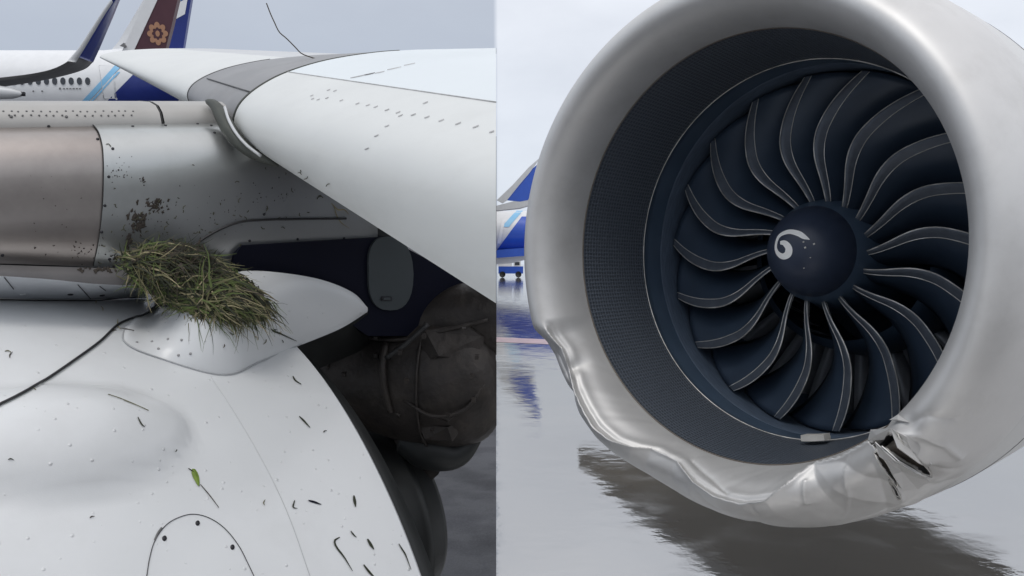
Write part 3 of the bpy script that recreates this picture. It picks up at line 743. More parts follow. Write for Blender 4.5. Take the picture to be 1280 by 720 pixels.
for px_, r_ in (((432, 440), .152), ((545, 470), .228), ((592, 469), .214)):
    P_ = LR(*px_) * (2.93 if px_[0] < 500 else 2.86); t_ = (LR(622, 466) * 2.84 - LR(395, 455) * 2.95).normalized(); e_ = t_.cross(Vector((0, 0, 1))).normalized(); g_v = e_.cross(t_)
    pts = [P_ + (e_ * cos(a_) + g_v * sin(a_)) * (r_ + .004) for a_ in np.linspace(0, 2 * pi, 37)]
    lobj('duct_band', *tube(pts, .005, 6, False), M_soot, du, cast=False)
for pp in ([(505, 500, 2.66), (540, 520, 2.63), (580, 512, 2.63), (605, 480, 2.66)], [(440, 420, 2.74), (500, 425, 2.68), (560, 412, 2.66), (610, 400, 2.66)], [(430, 480, 2.76), (470, 500, 2.72), (500, 520, 2.68)]):
    lobj('bleed_pipe', *tube(smooth_line([LR(x, y) * d for x, y, d in pp], 20), .006, 8), M_soot, du, cast=False)
def shield(pxs, d0, th=.012):
    cx_ = sum(p[0] for p in pxs) / len(pxs); cy_ = sum(p[1] for p in pxs) / len(pxs)
    A_ = [LR(x, y) * (d0 + .0011 * (abs(x - cx_) + abs(y - cy_))) for x, y in pxs]; A2 = [LR(cx_ + (x - cx_) * .93, cy_ + (y - cy_) * .93) * (d0 - th + .0011 * (abs(x - cx_) + abs(y - cy_)) * .93) for x, y in pxs]
    n_ = len(pxs); o = lobj('heat_shield', A_ + A2, [tuple(range(n_, 2 * n_))] + [(i, (i + 1) % n_, (i + 1) % n_ + n_, i + n_) for i in range(n_)], M_soot, du, smooth=False, cast=False); return o
shield([(492, 436), (530, 412), (585, 405), (606, 420), (600, 452), (548, 446), (512, 462)], 2.62)
shield([(500, 470), (545, 452), (598, 460), (602, 505), (560, 528), (516, 515)], 2.61)
shield([(398, 428), (440, 412), (478, 415), (476, 448), (420, 456)], 2.74)
shield([(420, 464), (474, 456), (480, 505), (452, 494)], 2.73)
shield([(520, 530), (560, 534), (586, 522), (566, 552), (530, 550)], 2.66)
for x, y in ((500, 440), (530, 420), (580, 412), (596, 446), (508, 476), (590, 470), (592, 500), (560, 520), (410, 432), (470, 422), (470, 444), (430, 468), (470, 464), (540, 540)):
    P_ = LR(x, y) * (2.585 if x > 488 else 2.70); lobj('shield_bolt', *box(P_, .012, .02, .012), M_soot, du, smooth=False, cast=False)
# ---- wing: ruled surfaces between chordwise sections
Nq = sqh(LR(292, 150) * 2.3)[1]
far_px = [(520, 62), (470, 65.5), (410, 75), (360, 90), (325, 108), (302, 128), (293, 148), (295, 165), (305, 178), (318, 186)]
near_y = [60, 73, 93, 128, 168, 210, 255, 305, 350, 379]
far = [onq(x, y, Nq) for x, y in far_px]
DIR = Vector((.715, -1.16, 0))
near = []
for p, y in zip(far, near_y):
    k = -(p.x + .0179 * p.y) / (DIR.x + .0179 * DIR.y); q_ = p + DIR * k
    r_ = LR(620, y); near.append(r_ * (q_.y / r_.y))
farS = smooth_line(far, 46); nearS = smooth_line(near, 46)
iP = 15                                                   # sample index of the slat / wing joint line (station 3 of 9)
def ruled(name, A_, B_, m, n_=24, parent=None, ext=1.0):
    V = [Vector(a_) * (1 - t) + Vector(b_) * t for t in np.linspace(0, ext, n_) for a_, b_ in zip(A_, B_)]
    return lobj(name, V, gridf(n_, len(A_)), m, parent)
slat = ruled('wing_slat', farS[iP:], nearS[iP:], M_slat)
wtop = ruled('wing_upper_skin', farS[:iP + 1], nearS[:iP + 1], M_wingtop)
lobj('slat_joint', *tube([Vector(farS[iP]) * (1 - t) + Vector(nearS[iP]) * t + Vector((0, -.0005, .0005)) for t in np.linspace(.0, 1, 20)], .0014, 6), M_scuff, slat, cast=False)
# wing behind the crest and the underside
back = Vector((.777, .629, 0))
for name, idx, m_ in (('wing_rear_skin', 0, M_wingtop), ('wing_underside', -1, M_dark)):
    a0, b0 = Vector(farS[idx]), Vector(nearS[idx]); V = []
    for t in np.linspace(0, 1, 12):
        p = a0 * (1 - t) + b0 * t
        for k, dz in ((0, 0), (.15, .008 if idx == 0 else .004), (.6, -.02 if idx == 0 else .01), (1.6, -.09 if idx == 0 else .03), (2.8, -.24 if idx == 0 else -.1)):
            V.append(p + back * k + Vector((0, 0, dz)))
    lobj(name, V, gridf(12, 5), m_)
# grey closing piece and the outboard white slat
nose = Vector(far[6])
def sect(m_, nz, sr, sb, chord=1.0):
    out = []
    for p in farS:
        d = Vector(p) - nose; base = nose - DIR * m_
        zz = d.z * (sr if d.z > 0 else sb)
        out.append(Vector((base.x + d.x * chord, base.y + d.y * chord, nz + zz)))
    return out
g0 = sect(.012, nose.z + .0025, .985, .97); g1 = sect(.40, .035, .70, .8); g2_ = sect(.41, .037, .69, .8); g3 = sect(1.87, .235, .30, .25)
gp_ = ruled('grey_slat_end', g0, g1, M_grey, 16)
wsl = ruled('outboard_slat', g2_[8:], g3[8:], M_slat, 20)
ruled('outboard_upper_skin', g2_[:9], g3[:9], M_greyl, 20)
V = [Vector(p) for p in g3] ; lobj('slat_tip_cap', V, [tuple(range(len(V)))], M_greyl, smooth=False)
lobj('slat_end_gap', *tube([Vector(p) for p in sect(.006, nose.z + .001, .99, .985)[2:]], .0035, 6), M_greenseal, slat, cast=False)
lobj('grey_joint', *tube([Vector(p) for p in sect(.405, .036, .695, .8)[10:]], .002, 6), M_rivetl, gp_, cast=False)
c_ = iP - 0
lobj('grey_panel_line', *tube([Vector(a_) * (1 - t) + Vector(b_) * t + Vector((0, -.003, .002)) for a_, b_ in [(g0[22], g1[22])] for t in np.linspace(0, .9, 10)], .0018, 5), M_rivetl, gp_, cast=False)
pts = [LR(x, y) * d for x, y, d in ((258, 126, 2.35), (269, 132, 2.32), (277, 145, 2.29), (286, 161, 2.26), (298, 177, 2.24), (317, 192, 2.22), (348, 207, 2.21))]
lobj('slat_end_seal', *tube(smooth_line(pts, 24), lambda t: .004 + .016 * sin(pi * min(1, t * 1.0)) ** .6, 8), M_greenseal, slat, cast=False)
pts = [LR(x, y) * d for x, y, d in ((281, 134, 2.27), (286, 150, 2.24), (295, 166, 2.215), (308, 181, 2.195), (326, 195, 2.18))]
lobj('seal_bead', *tube(smooth_line(pts, 20), .004, 6), M_greyl, slat, cast=False)
# closing rib where the wing is cut off on the right
rib = [Vector(p) for p in nearS] + [Vector(nearS[-1]) + back * .6, Vector(nearS[0]) + back * .6]

# ---- unseen fuselage behind the camera, added and darkened to block sky and darken reflections
V = []
for s in np.linspace(-11, 8, 20):
    for k in range(32):
        a_ = 2 * pi * k / 32; V.append(SQ(s, 5.9 + 2.0 * cos(a_), -1.5 + 2.0 * sin(a_)))
fu = lobj('fuselage', V, gridf(20, 32, closed_c=True), M_fus, cast=False, cut=False)
clip(fu, Vector((4.6, 0, 0)) - Vector(air.location), Vector((1, 0, 0)))

# ---- ray-casting onto everything built so far on the left
allV, allF = join(*LEFT)
LB_ = BVHTree.FromPolygons(allV, allF)
def hit(px, py):
    d = WR(px, py); h, nn, _, _ = LB_.ray_cast(CAM, d)
    if h is None: return None, None
    if nn.dot(d) > 0: nn = -nn
    return h, nn
def base_of(o):
    b_ = Vector((0, 0, 0)); r_ = o
    while r_: b_ = b_ + Vector(r_.location); r_ = r_.parent
    return b_
def frame_of(nn):
    e = nn.cross(Vector((.2, .3, 1))).normalized(); return e, nn.cross(e).normalized()
def disc(px, py, rad, name, m, parent, ht=.002, proto=None, sq=1.0):
    h, nn = hit(px, py)
    if h is None: return None
    if proto is None:
        V = [(rad * cos(2 * pi * k / 10), rad * sq * sin(2 * pi * k / 10), -.002) for k in range(10)] + [(rad * .8 * cos(2 * pi * k / 10), rad * .8 * sq * sin(2 * pi * k / 10), ht) for k in range(10)]
        o = obj(name, V, gridf(2, 10, closed_c=True) + [tuple(range(10, 20))], m, parent)
    else: o = proto.copy(); COL.objects.link(o); o.parent = parent
    e, g2 = frame_of(nn); o.matrix_local = Matrix.Translation(h - base_of(parent)) @ Matrix((e, g2, nn)).transposed().to_4x4()
    return o
pr = None
for x, y in ((166, 158), (207, 157), (247, 155), (264, 157), (268, 166), (141, 186), (136, 221), (131, 257), (127, 290), (137, 324), (312, 301), (372, 299), (330, 268), (430, 298)):
    o = disc(x, y, .0042, 'fastener', M_rivet, pw, proto=pr); pr = pr or o
for x, y in ((61, 158), (122, 174), (3, 319)):
    disc(x, y, .0045, 'fastener', M_rivet, pb, proto=pr)
pr = None
for k in range(22):
    for y0, x0 in ((139.5, 4), (144.5, 10)):
        x = x0 + k * 9.6 + random.uniform(-1.5, 1.5)
        if x < 172 and not (78 < x < 92 and y0 > 142):
            o = disc(x, y0 + random.uniform(-.6, .6), .0026, 'rivet', M_rivetl, cap0, proto=pr); pr = pr or o
for x, y in ((14, 146), (83, 146)): disc(x, y, .0042, 'rivet', M_rivetl, cap0)
for x, y, s in ((88, 368, 1.3), (128, 369, 1.3)): disc(x, y, .010, 'strip_fastener', M_rivet, ms, sq=.8)
def strip_on(pxs, w, lift, n_=20):                         # thin ribbon laid on the surface along a pixel path
    C = smooth_line(pxs, n_); V = []
    for k in range(n_):
        d_ = np.array(C[min(k + 1, n_ - 1)][:2]) - np.array(C[max(k - 1, 0)][:2]); L_ = np.hypot(*d_); d_ = d_ / (L_ or 1); nn_ = np.array([-d_[1], d_[0]])
        h, nn = hit(*C[k][:2]); 
        if h is None: continue
        ww = w(k / (n_ - 1)) if callable(w) else w
        dd = (h - CAM).length / F
        e = (ROTL.to_3x3() @ Vector((nn_[0], 0, -nn_[1]))); e = (e - nn * e.dot(nn)).normalized()
        V += [h + nn * lift - e * ww * dd / 2, h + nn * (lift + .0015), h + nn * lift + e * ww * dd / 2]
    return V, gridf(len(V) // 3, 3)
def son(name, pxs, w, m, parent, lift=.0012, n_=20, smooth=True):
    V, Fc = strip_on(pxs, w, lift, n_); b_ = base_of(parent); return obj(name, [v - b_ for v in V], Fc, m, parent, smooth)
# seams and access door on the cowl
son('panel_seam', [(264, 472), (293, 516), (318, 558), (342, 603), (364, 653), (388, 722)], 1.1, mat('soft_seam_grey', (.56, .57, .58), .5, 0, .05, 10), cw, .0006, 30)
door = [(183, 722), (187, 697), (194, 675), (208, 656), (226, 646), (243, 643), (262, 648), (281, 661), (298, 682), (310, 705), (318, 722)]
dr = son('access_door_seam', door, 1.0, M_rivet, cw, .001, 50)
pr = None
for x, y in ((205.5, 673), (247, 654), (290.5, 684)):
    o = disc(x, y, .0052, 'door_fastener', M_rivet, cw, proto=pr, sq=1.3); pr = pr or o
son('door_hinge_shadow', [(193, 676), (197, 667), (202, 660)], 2.4, M_rivetl, cw, .0015, 8)
for x, y in ((171, 428), (190, 427), (210, 424), (227, 425), (198, 436), (223, 444), (238, 442)):
    disc(x, y, .0036, 'fairing_screw', M_screw, fr)
for x0, y0, x1, y1 in ((5, 346, 17, 361), (97, 355, 113, 373), (124, 357, 132, 363)):
    son('strip_joint', [(x0, y0), ((x0 + x1) / 2, (y0 + y1) / 2), (x1, y1)], 1.4, M_rivet, ms, .001, 5)
# digit on the seam strip
fc = bpy.data.curves.new('digit', 'FONT'); fc.body = '8'; fc.size = .02; fc.extrude = .0004; fc.materials.append(M_lwhite)
ft_ = bpy.data.objects.new('digit', fc); COL.objects.link(ft_); bpy.context.view_layer.update()
fm = bpy.data.meshes.new_from_object(ft_.evaluated_get(bpy.context.evaluated_depsgraph_get())); bpy.data.objects.remove(ft_)
fo = bpy.data.objects.new('stencil_digit', fm); COL.objects.link(fo); fo.parent = ms
h, nn = hit(24, 367); e, g2 = frame_of(nn)
fo.matrix_local = Matrix.Translation(h + nn * .002 - base_of(ms)) @ Matrix((-e, -g2, nn)).transposed().to_4x4() @ Matrix.Rotation(0, 4, 'Z')
# scuff marks on the slat and wing
def dash(x, y, w, l_, ang, m, parent, name):
    dx_, dy_ = cos(ang) * l_ / 2, -sin(ang) * l_ / 2
    return son(name, [(x - dx_, y - dy_), (x, y), (x + dx_, y + dy_)], lambda t: w * (.4 + .6 * sin(pi * t)), m, parent, .0008, 5)
for x, y in ((390, 120), (391, 124), (398, 125), (409, 123), (411, 113), (419, 114), (427, 126), (447, 130), (460, 132), (470, 134), (484, 138), (498, 141), (501, 145), (517, 144), (534, 147), (552, 151), (573, 155), (595, 159), (616, 165), (532, 129), (484, 158), (471, 170), (459, 186)):
    dash(x, y, 1.6 + (x - 380) / 160, 4 + (x - 380) / 50, radians(22), M_scuff, slat, 'scuff_mark')
for x, y, l_, w in ((448, 96, 20, 2.5), (462, 93, 14, 3.5), (475, 91, 12, 2), (493, 86, 18, 2), (512, 81, 14, 2)):
    dash(x, y, w, l_, radians(12), M_scuff if w < 3 else M_rivetl, wtop, 'scuff_mark')
# mud splashed over the white pylon panel: one part, far too many specks to pick out
V, Fc = [], []
def splat(px, py, rad):
    h, nn = hit(px, py)
    if h is None: return
    rad *= 1.05; e, g2 = frame_of(nn); k0 = len(V); n_ = 9; V.append(h + nn * .003); st = random.choice((1, 1.4, 2, 3)); a0 = random.gauss(pi / 2, .5)
    for k in range(n_):
        a_ = 2 * pi * k / n_; r = rad * random.uniform(.35, 1.3); x_, y_ = r * cos(a_) * st / sqrt(st), r * sin(a_) / sqrt(st)
        V.append(h + nn * .001 + e * (x_ * cos(a0) - y_ * sin(a0)) + g2 * (x_ * sin(a0) + y_ * cos(a0)))
    Fc.extend((k0, k0 + 1 + k, k0 + 1 + (k + 1) % n_) for k in range(n_))
for cx, cy, sx, sy, n_, r in ((172, 272, 6, 14, 34, .006), (196, 254, 10, 7, 26, .005), (161, 302, 4, 9, 22, .006), (150, 322, 10, 6, 22, .005), (176, 226, 5, 4, 7, .004), (150, 215, 14, 18, 26, .002), (190, 280, 40, 22, 46, .0018), (260, 265, 60, 30, 40, .0016), (345, 240, 30, 18, 22, .002), (100, 315, 45, 12, 36, .0022), (60, 250, 40, 40, 12, .0015), (128, 336, 22, 3, 34, .006), (196, 255, 12, 9, 26, .004), (175, 280, 7, 10, 18, .006)):
    for k in range(n_): splat(random.gauss(cx, sx * .6), random.gauss(cy, sy * .6), r * random.uniform(.35, 1.1))
b_ = base_of(pw); o = obj('mud_splashes', [v - b_ for v in V], Fc, M_mud, pw, smooth=False); o['kind'] = 'stuff'

V, Fc = [], []
for k in range(85):
    px, py = (random.gauss(185, 45), random.gauss(285, 32)) if k < 55 else (random.gauss(330, 60), random.gauss(255, 22))
    if not (125 < px < 420 and 160 < py < 332): continue
    a_ = random.uniform(0, 6.3); l_ = random.uniform(2, 7)
    v_, f_ = strip_on([(px, py), (px + cos(a_) * l_ / 2, py + sin(a_) * l_ / 2), (px + cos(a_ + .5) * l_, py + sin(a_ + .5) * l_)], .9, .0015, 5)
    o_ = len(V); V += v_; Fc += [tuple(o_ + q for q in f) for f in f_]
o = obj('grass_fragments', [v - b_ for v in V], Fc, mat('dull_grass', (.075, .075, .04), .7, 0, .4, 30), pw, smooth=False); o['kind'] = 'stuff'

# ---- black sealing cord: over the cowl, under the grass and along the pylon
cord = [(-20, 516), (0, 507), (30, 492), (60, 474), (95, 450), (125, 428), (145, 409), (160, 401), (180, 394), (196, 383)]
pts = []
for x, y in smooth_line(cord, 50):
    h, nn = hit(x, y); pts.append(h + nn * .004)
cm = mat('black_cord', (.022, .022, .024), .5, 0, .1, 20)
o = obj('black_cord', *tube(pts, .003, 8), cm); tag(o, 'thin black cord curving down across the white cowl from the grass clump', 'cord')
pts = []
for x, y in smooth_line([(240, 308), (252, 299), (275, 286), (300, 277), (330, 274.5), (380, 273.5), (432, 273)], 30):
    h, nn = hit(x, y); pts.append(h + nn * .004)
o = obj('black_cord', *tube(pts, .0032, 8), cm); tag(o, 'black cord running along the shaded pylon side above the grass clump', 'cord')

# ---- the clump of grass
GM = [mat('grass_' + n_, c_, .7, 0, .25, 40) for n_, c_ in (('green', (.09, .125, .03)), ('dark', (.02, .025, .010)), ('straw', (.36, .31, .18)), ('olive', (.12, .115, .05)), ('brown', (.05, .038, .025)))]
poly = [(150, 318), (160, 309), (180, 305), (205, 303), (235, 302), (252, 310), (270, 320), (290, 333), (308, 345), (326, 360), (338, 376), (343, 392), (330, 404), (305, 406), (280, 404), (258, 398), (236, 394), (214, 388), (196, 378), (180, 364), (164, 350), (152, 336)]
V, Fc, MI = [], [], []
def inpoly(x, y): return inside(poly, x, y)
cx0, cy0 = 240, 352
def relief(x, y):                                           # height of the heap over the surface it lies on
    dmin = min(abs((x - poly[i][0]) * (poly[i - 1][1] - poly[i][1]) - (y - poly[i][1]) * (poly[i - 1][0] - poly[i][0])) / max(1, math.hypot(poly[i - 1][0] - poly[i][0], poly[i - 1][1] - poly[i][1])) for i in range(len(poly)))
    return .048 * min(1, dmin / 26) ** .7 * (1 + .30 * sin(x * .13 + 1.3) * sin(y * .17) + .2 * sin(x * .31 + y * .23))
def ghit(px, py):                                          # the heap bridges the step between pylon foot and fairing
    h, nn = hit(px, py); q_ = LW(onq(px, py, .34))
    if py < 374 and (h is None or (q_ - CAM).length < (h - CAM).length): return q_, ROTL.to_3x3() @ nv
    return h, nn
# core of the heap
gx = np.arange(146, 350, 4.0); gy = np.arange(298, 412, 4.0); idx = {}
for i, x in enumerate(gx):
    for j, y in enumerate(gy):
        if inpoly(x, y):
            h, nn = ghit(x, y)
            if h is None: continue
            d = (CAM - h).normalized(); idx[(i, j)] = len(V)
            V.append(h + d * (relief(x, y) * .8 + random.uniform(-.004, .006)) )
for (i, j), k in list(idx.items()):
    q_ = [(i, j), (i + 1, j), (i + 1, j + 1), (i, j + 1)]
    if all(z in idx for z in q_): Fc.append(tuple(idx[z] for z in q_)); MI.append(1 if random.random() < .6 else 4)
def blade(px, py, ang, ln, w, mi_, curl):
    h, nn = ghit(px, py)
    if h is None: return
    d = (CAM - h).normalized(); rel = relief(px, py) if inpoly(px, py) else .01
    p = h + d * (rel * random.uniform(.35, 1.05) + .003)
    X_ = Vector((1, 0, 0)); Y_ = X_.cross(d).normalized() * -1; Y_ = Y_ if Y_.z > 0 else -Y_
    dirv = (X_ * cos(ang) + Y_ * sin(ang) + d * random.uniform(-.3, .22)).normalized(); k0 = len(V); n_ = 4
    side = dirv.cross(d).normalized()
    for k in range(n_ + 1):
        t = k / n_; ww = w * (1 - t * .85)
        V.extend([p - side * ww / 2, p + side * ww / 2 + d * ww * .3])
        dirv = (dirv + Vector((0, 0, -1)) * curl * t + side * random.uniform(-.28, .28)).normalized(); p = p + dirv * ln / n_
        # keep the blade on or above the surface
    for k in range(n_): Fc.append((k0 + 2 * k, k0 + 2 * k + 1, k0 + 2 * k + 3, k0 + 2 * k + 2)); MI.append(mi_)
for k in range(4600):
    x, y = random.uniform(146, 346), random.uniform(299, 410)
    if not inpoly(x, y): continue
    u_ = (x - 150) / 195
    base_a = random.uniform(0, 2 * pi) if x < 265 else radians(290 + 25 * u_) + random.gauss(0, .35)
    if y < 322: base_a = random.choice((radians(183), radians(-5), radians(215), radians(325)))
    ang = random.gauss(base_a, .3); ln = random.uniform(.025, .12); pxl = ln * 470
    if not inpoly(x + cos(ang) * pxl * .8, y - sin(ang) * pxl * .8):
        if random.random() < .8: continue
        ln *= .6
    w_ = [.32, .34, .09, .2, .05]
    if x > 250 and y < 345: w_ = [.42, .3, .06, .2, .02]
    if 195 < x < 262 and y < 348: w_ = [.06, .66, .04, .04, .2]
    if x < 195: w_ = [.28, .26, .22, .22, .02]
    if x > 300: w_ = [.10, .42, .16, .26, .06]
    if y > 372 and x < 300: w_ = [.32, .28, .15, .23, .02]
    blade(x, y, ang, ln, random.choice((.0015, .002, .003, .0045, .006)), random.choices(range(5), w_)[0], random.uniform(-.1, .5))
for k in range(260):                                        # roots and mud clods showing between the blades
    x, y = random.gauss(225, 28), random.gauss(330, 14)
    if inpoly(x, y): blade(x, y, random.uniform(0, 6.3), random.uniform(.012, .035), random.uniform(.006, .012), random.choice((1, 4, 4)), .3)
for k in range(80):                                         # long wisps hanging out of the lower edge
    x = random.uniform(230, 345); y = 398 + random.uniform(-12, 6) - max(0, x - 318) * .5
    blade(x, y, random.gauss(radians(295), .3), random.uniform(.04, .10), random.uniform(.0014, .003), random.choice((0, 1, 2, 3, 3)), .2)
ho, _ = hit(245, 370)
gc = obj('grass_clump', [v - ho for v in V], Fc, None, None, False, mats=GM, mi=MI); gc.location = ho
tag(gc, 'wet clump of torn grass and roots lying on the white fairing beside the pylon', 'grass clump')

# ---- loose blades of grass and bits of straw on the cowl and slat
def loose(pxs, w, m_, label, group=None, name='grass_scrap'):
    V, Fc = strip_on(pxs, w, .002, 10)
    if not V: return
    V = [Vector(v) for v in V]; c_ = V[len(V) // 2].copy()
    o = obj(name, [v - c_ for v in V], Fc, m_, None, False); o.location = c_; solidify(o, .001)
    tag(o, label, 'grass blade', group); return o
GG = 'grass scraps scattered over the white cowl'
tp_ = lambda a_: (lambda t: a_ * (.25 + .75 * sin(pi * min(1, t * .9 + .1))))
loose([(135, 494), (150, 499), (165, 505), (185, 514)], tp_(2.6), GM[3], 'long olive grass blade lying above the cowl blister', GG)
loose([(172, 522), (176, 530), (180, 534)], tp_(2.4), GM[1], 'short dark grass scrap just below the long olive blade', GG)
loose([(235, 586), (241, 590), (246, 596)], tp_(1.6), GM[1], 'thin dark stalk tip touching the bright green leaf scrap', GG)
loose([(242, 587), (244, 595), (248, 608)], tp_(8), mat('leaf_green', (.16, .24, .03), .6, 0, .2, 60), 'bright green leaf scrap stuck on the cowl above the round access door', GG, 'leaf_scrap')
loose([(250, 606), (262, 620), (273, 635)], tp_(1.3), GM[4], 'thin brown stalk trailing down from the bright green leaf scrap', GG)
loose([(366, 471), (369, 476), (376, 481)], tp_(3), GM[1], 'curled dark scrap near the cowl edge below the fairing corner', GG)
loose([(374, 521), (380, 527), (387, 535)], tp_(3.2), GM[1], 'dark slanting grass scrap right of the panel seam, middle of the cowl edge', GG)
loose([(385, 626), (393, 628), (401, 631)], tp_(3), M_navy, 'straight dark blue black scrap lying level near the lower panel seam', GG)
loose([(368, 626), (366, 634), (371, 636)], tp_(2), GM[1], 'small forked scrap beside the lower panel seam', GG)
loose([(442, 620), (443, 627), (444, 634)], tp_(4), GM[1], 'stubby upright dark scrap nearest the cowl edge', GG)
loose([(424, 672), (418, 676), (420, 684), (430, 697), (440, 714)], tp_(2.6), GM[1], 'hook shaped dark stalk curling down the lower cowl', GG)
loose([(438, 664), (441, 668), (445, 672)], tp_(2), GM[1], 'tiny dark scrap above the hook shaped stalk', GG)
loose([(459, 674), (463, 681), (467, 687)], tp_(4), GM[1], 'frayed dark grass tuft right of the hook shaped stalk', GG)
loose([(498, 680), (503, 688), (507, 695), (513, 712)], tp_(2.2), GM[1], 'long dark blade close to the lowest part of the cowl edge', GG)
loose([(454, 706), (461, 715), (468, 722)], tp_(3), GM[1], 'dark scrap at the bottom of the picture under the frayed tuft', GG)
loose([(147, 400), (147, 408), (150, 412)], tp_(1.5), GM[2], 'pale straw piece where the cord crosses the fairing tip', GG)
loose([(150, 411), (158, 412), (167, 414)], tp_(1.5), GM[4], 'brown straw piece pointing right from the cord at the fairing tip', GG)
LOC = ['at the left edge of the cowl, above the cord', 'at the left edge of the cowl, just under the upper one', 'below the two dark fasteners of the grey seam strip', 'right below the second dark fastener of the grey strip', 'beside the cord near the fairing tip', 'under the fairing screws, left of the hanging grass', 'just under the lowest hanging grass', 'under the right half of the hanging grass', 'under the grass, close to the lower fairing edge', 'at the right end of the grass, on the fairing', 'next to the dark twig on the fairing', 'below the dark twig on the fairing', 'left of the round access door, below the blister', 'on the blister at the left edge of the cowl', 'at the right rim of the cowl blister', 'on the upper left of the cowl below the cord', 'left of the lower panel seam', 'close to the cowl edge right of the panel seam']
for k_, (x, y) in enumerate(((6, 440), (12, 448), (120, 380), (126, 384), (140, 415), (280, 430), (292, 418), (318, 420), (332, 424), (350, 418), (345, 412), (352, 425), (112, 648), (10, 575), (220, 562), (38, 487), (330, 632), (404, 541))):
    a_ = random.uniform(0, 6.3); l_ = random.uniform(3, 8)
    loose([(x, y), (x + cos(a_) * l_ / 2, y + sin(a_) * l_ / 2), (x + cos(a_ + .4) * l_, y + sin(a_ + .4) * l_)], tp_(1.4), random.choice(GM[1:5]), 'tiny straw fragment ' + LOC[k_], GG)
loose([(338, 411), (342, 414), (350, 417), (370, 426)], tp_(2.2), GM[1], 'dark twig reaching from the grass to the fairing corner', GG)
loose([(414, 254), (422, 262), (430, 262), (436, 268)], tp_(1.6), GM[2], 'pale straw wisp hanging under the slat edge', GG)
loose([(417, 256), (420, 268), (426, 278), (436, 285)], tp_(1.2), GM[2], 'second straw wisp curving down under the slat edge', GG)

# thin stalk sticking up from the wing against the sky
pts = [LR(x, y) * 2.62 for x, y in ((333, 4), (338, 17), (343, 28), (349, 40), (358, 48), (369, 59), (377, 67), (390, 72), (406, 77))]
o = obj('grass_stalk', *tube([LW(p) for p in smooth_line(pts, 24)], .0018, 5), GM[4]); tag(o, 'long thin bent stalk standing up from the grey slat end against the sky', 'stalk')

# ================================================================== AIRCRAFT BEHIND, LEFT
def D(px, py, d): return LW(LR(px, py) * d)
def bthing(name, loc, label): return thing(name, loc, label, 'aircraft', 'aircraft parked in the background')
def rel(o, V): b_ = base_of(o); return [Vector(v) - b_ for v in V]
gl_z = -3.2
# raised sloping apron they stand on
edgeR = lambda y: (590 - 640) / F * y
V = [LW(p) for p in ((edgeR(11), 11, gl_z), (edgeR(140), 140, gl_z), (-160, 140, gl_z), (-160, 11, gl_z))]
V2 = [Vector((v.x, v.y, -1.0)) for v in V]
g = obj('raised_apron', *slab(V, V2), M_dullground, smooth=False); g['kind'] = 'structure'

# (1) white fuselage, blue rear
P2 = bthing('parked_airliner', LW((-24, 48, gl_z)), 'white airliner with a row of cabin windows and blue rear fuselage')
d2 = 48.0; kz = F / d2 / cos(LPITCH)
def L2P(px, py, yoff=0.0):
    r = LR(px, py); return r * ((d2 + yoff) / r.y)
x0 = L2P(-260, 100).x; x1 = L2P(134, 100).x; xe = L2P(330, 100).x
V = []; secs = [(x0, 1.98, .83)] + [(x0 + (x1 - x0) * i / 6, 1.98, .83) for i in range(1, 7)] + [(x1 + (xe - x1) * t, 1.98 * (1 - t ** 1.6) + .15, .83 + 1.2 * t ** 1.7) for t in (.15, .3, .45, .6, .75, .9, 1.0)]
ns = 40; bsplit = L2P(150, 110).x
for x, r, z in secs:
    for k in range(ns): a_ = 2 * pi * k / ns; V.append((x, d2 + r * cos(a_), z + r * sin(a_)))
fus = obj('fuselage', rel(P2, [LW(v) for v in V]), gridf(len(secs), ns, closed_c=True), None, P2, mats=[M_lwhite])
def skin(pxs, m_, name, off=.02, parent=None, nr=8, n_=14):   # painted panel wrapped on the fuselage, polygon (left edge, right edge) in rows
    V = []
    for (xa, ya, xb, yb) in pxs:
        for i in range(n_):
            t = i / (n_ - 1); px_, py_ = xa + (xb - xa) * t, ya + (yb - ya) * t
            p = surf2(px_, py_); x = p.x
            R_, Z_ = np.interp(x, [s[0] for s in secs], [s[1] for s in secs]), np.interp(x, [s[0] for s in secs], [s[2] for s in secs])
            c = max(-1, min(1, (p.z - Z_) / R_)); y = d2 - (R_ + off) * sqrt(max(0, 1 - c * c)) ; V.append(LW((x, y, Z_ + (R_ + off) * c)))
    par = parent or P2
    return obj(name, rel(par, V), gridf(len(pxs), n_), m_, par)
def surf2(px_, py_, off=.0):
    y = d2 - 1.9
    for k in range(6):
        p = L2P(px_, py_, y - d2); c = max(-1, min(1, (p.z - .83) / 1.98)); y = d2 - (1.98 + off) * sqrt(max(0, 1 - c * c))
    return Vector((p.x, y, p.z))
rows = lambda f_, y0, y1, n_=12: [(f_(y)[0], y, f_(y)[1], y) for y in np.linspace(y0, y1, n_)]
sw = lambda y: 107 + (128 - y) * .95                        # slanted front of the blue rear
skin(rows(lambda y: (sw(y) + 26, 300), 72, 150), M_blue, 'blue_rear', .02)
skin(rows(lambda y: (sw(y) - 6, sw(y) + 3), 78, 150), M_sky, 'light_blue_stripe', .025)
skin(rows(lambda y: (sw(y) + 5, sw(y) + 8), 90, 150), M_sky, 'light_blue_stripe', .025)
dr_ = skin(rows(lambda y: (124 + (y - 82) * .16, 142 + (y - 82) * .05), 82, 123), M_lwhite, 'cabin_door', .015)
for pa in ([(124, 82), (143, 82)], [(124, 82), (130, 123)], [(143, 82), (145, 123)], [(130, 123), (145, 123)]):
    pts = []
    for t in np.linspace(0, 1, 8):
        px_, py_ = pa[0][0] + (pa[1][0] - pa[0][0]) * t, pa[0][1] + (pa[1][1] - pa[0][1]) * t
        p = surf2(px_, py_, .03); pts.append(LW(p))
    obj('door_outline', rel(dr_, tube(pts, .03, 5)[0]), tube(pts, .03, 5)[1], M_greyl, dr_)
w0 = None
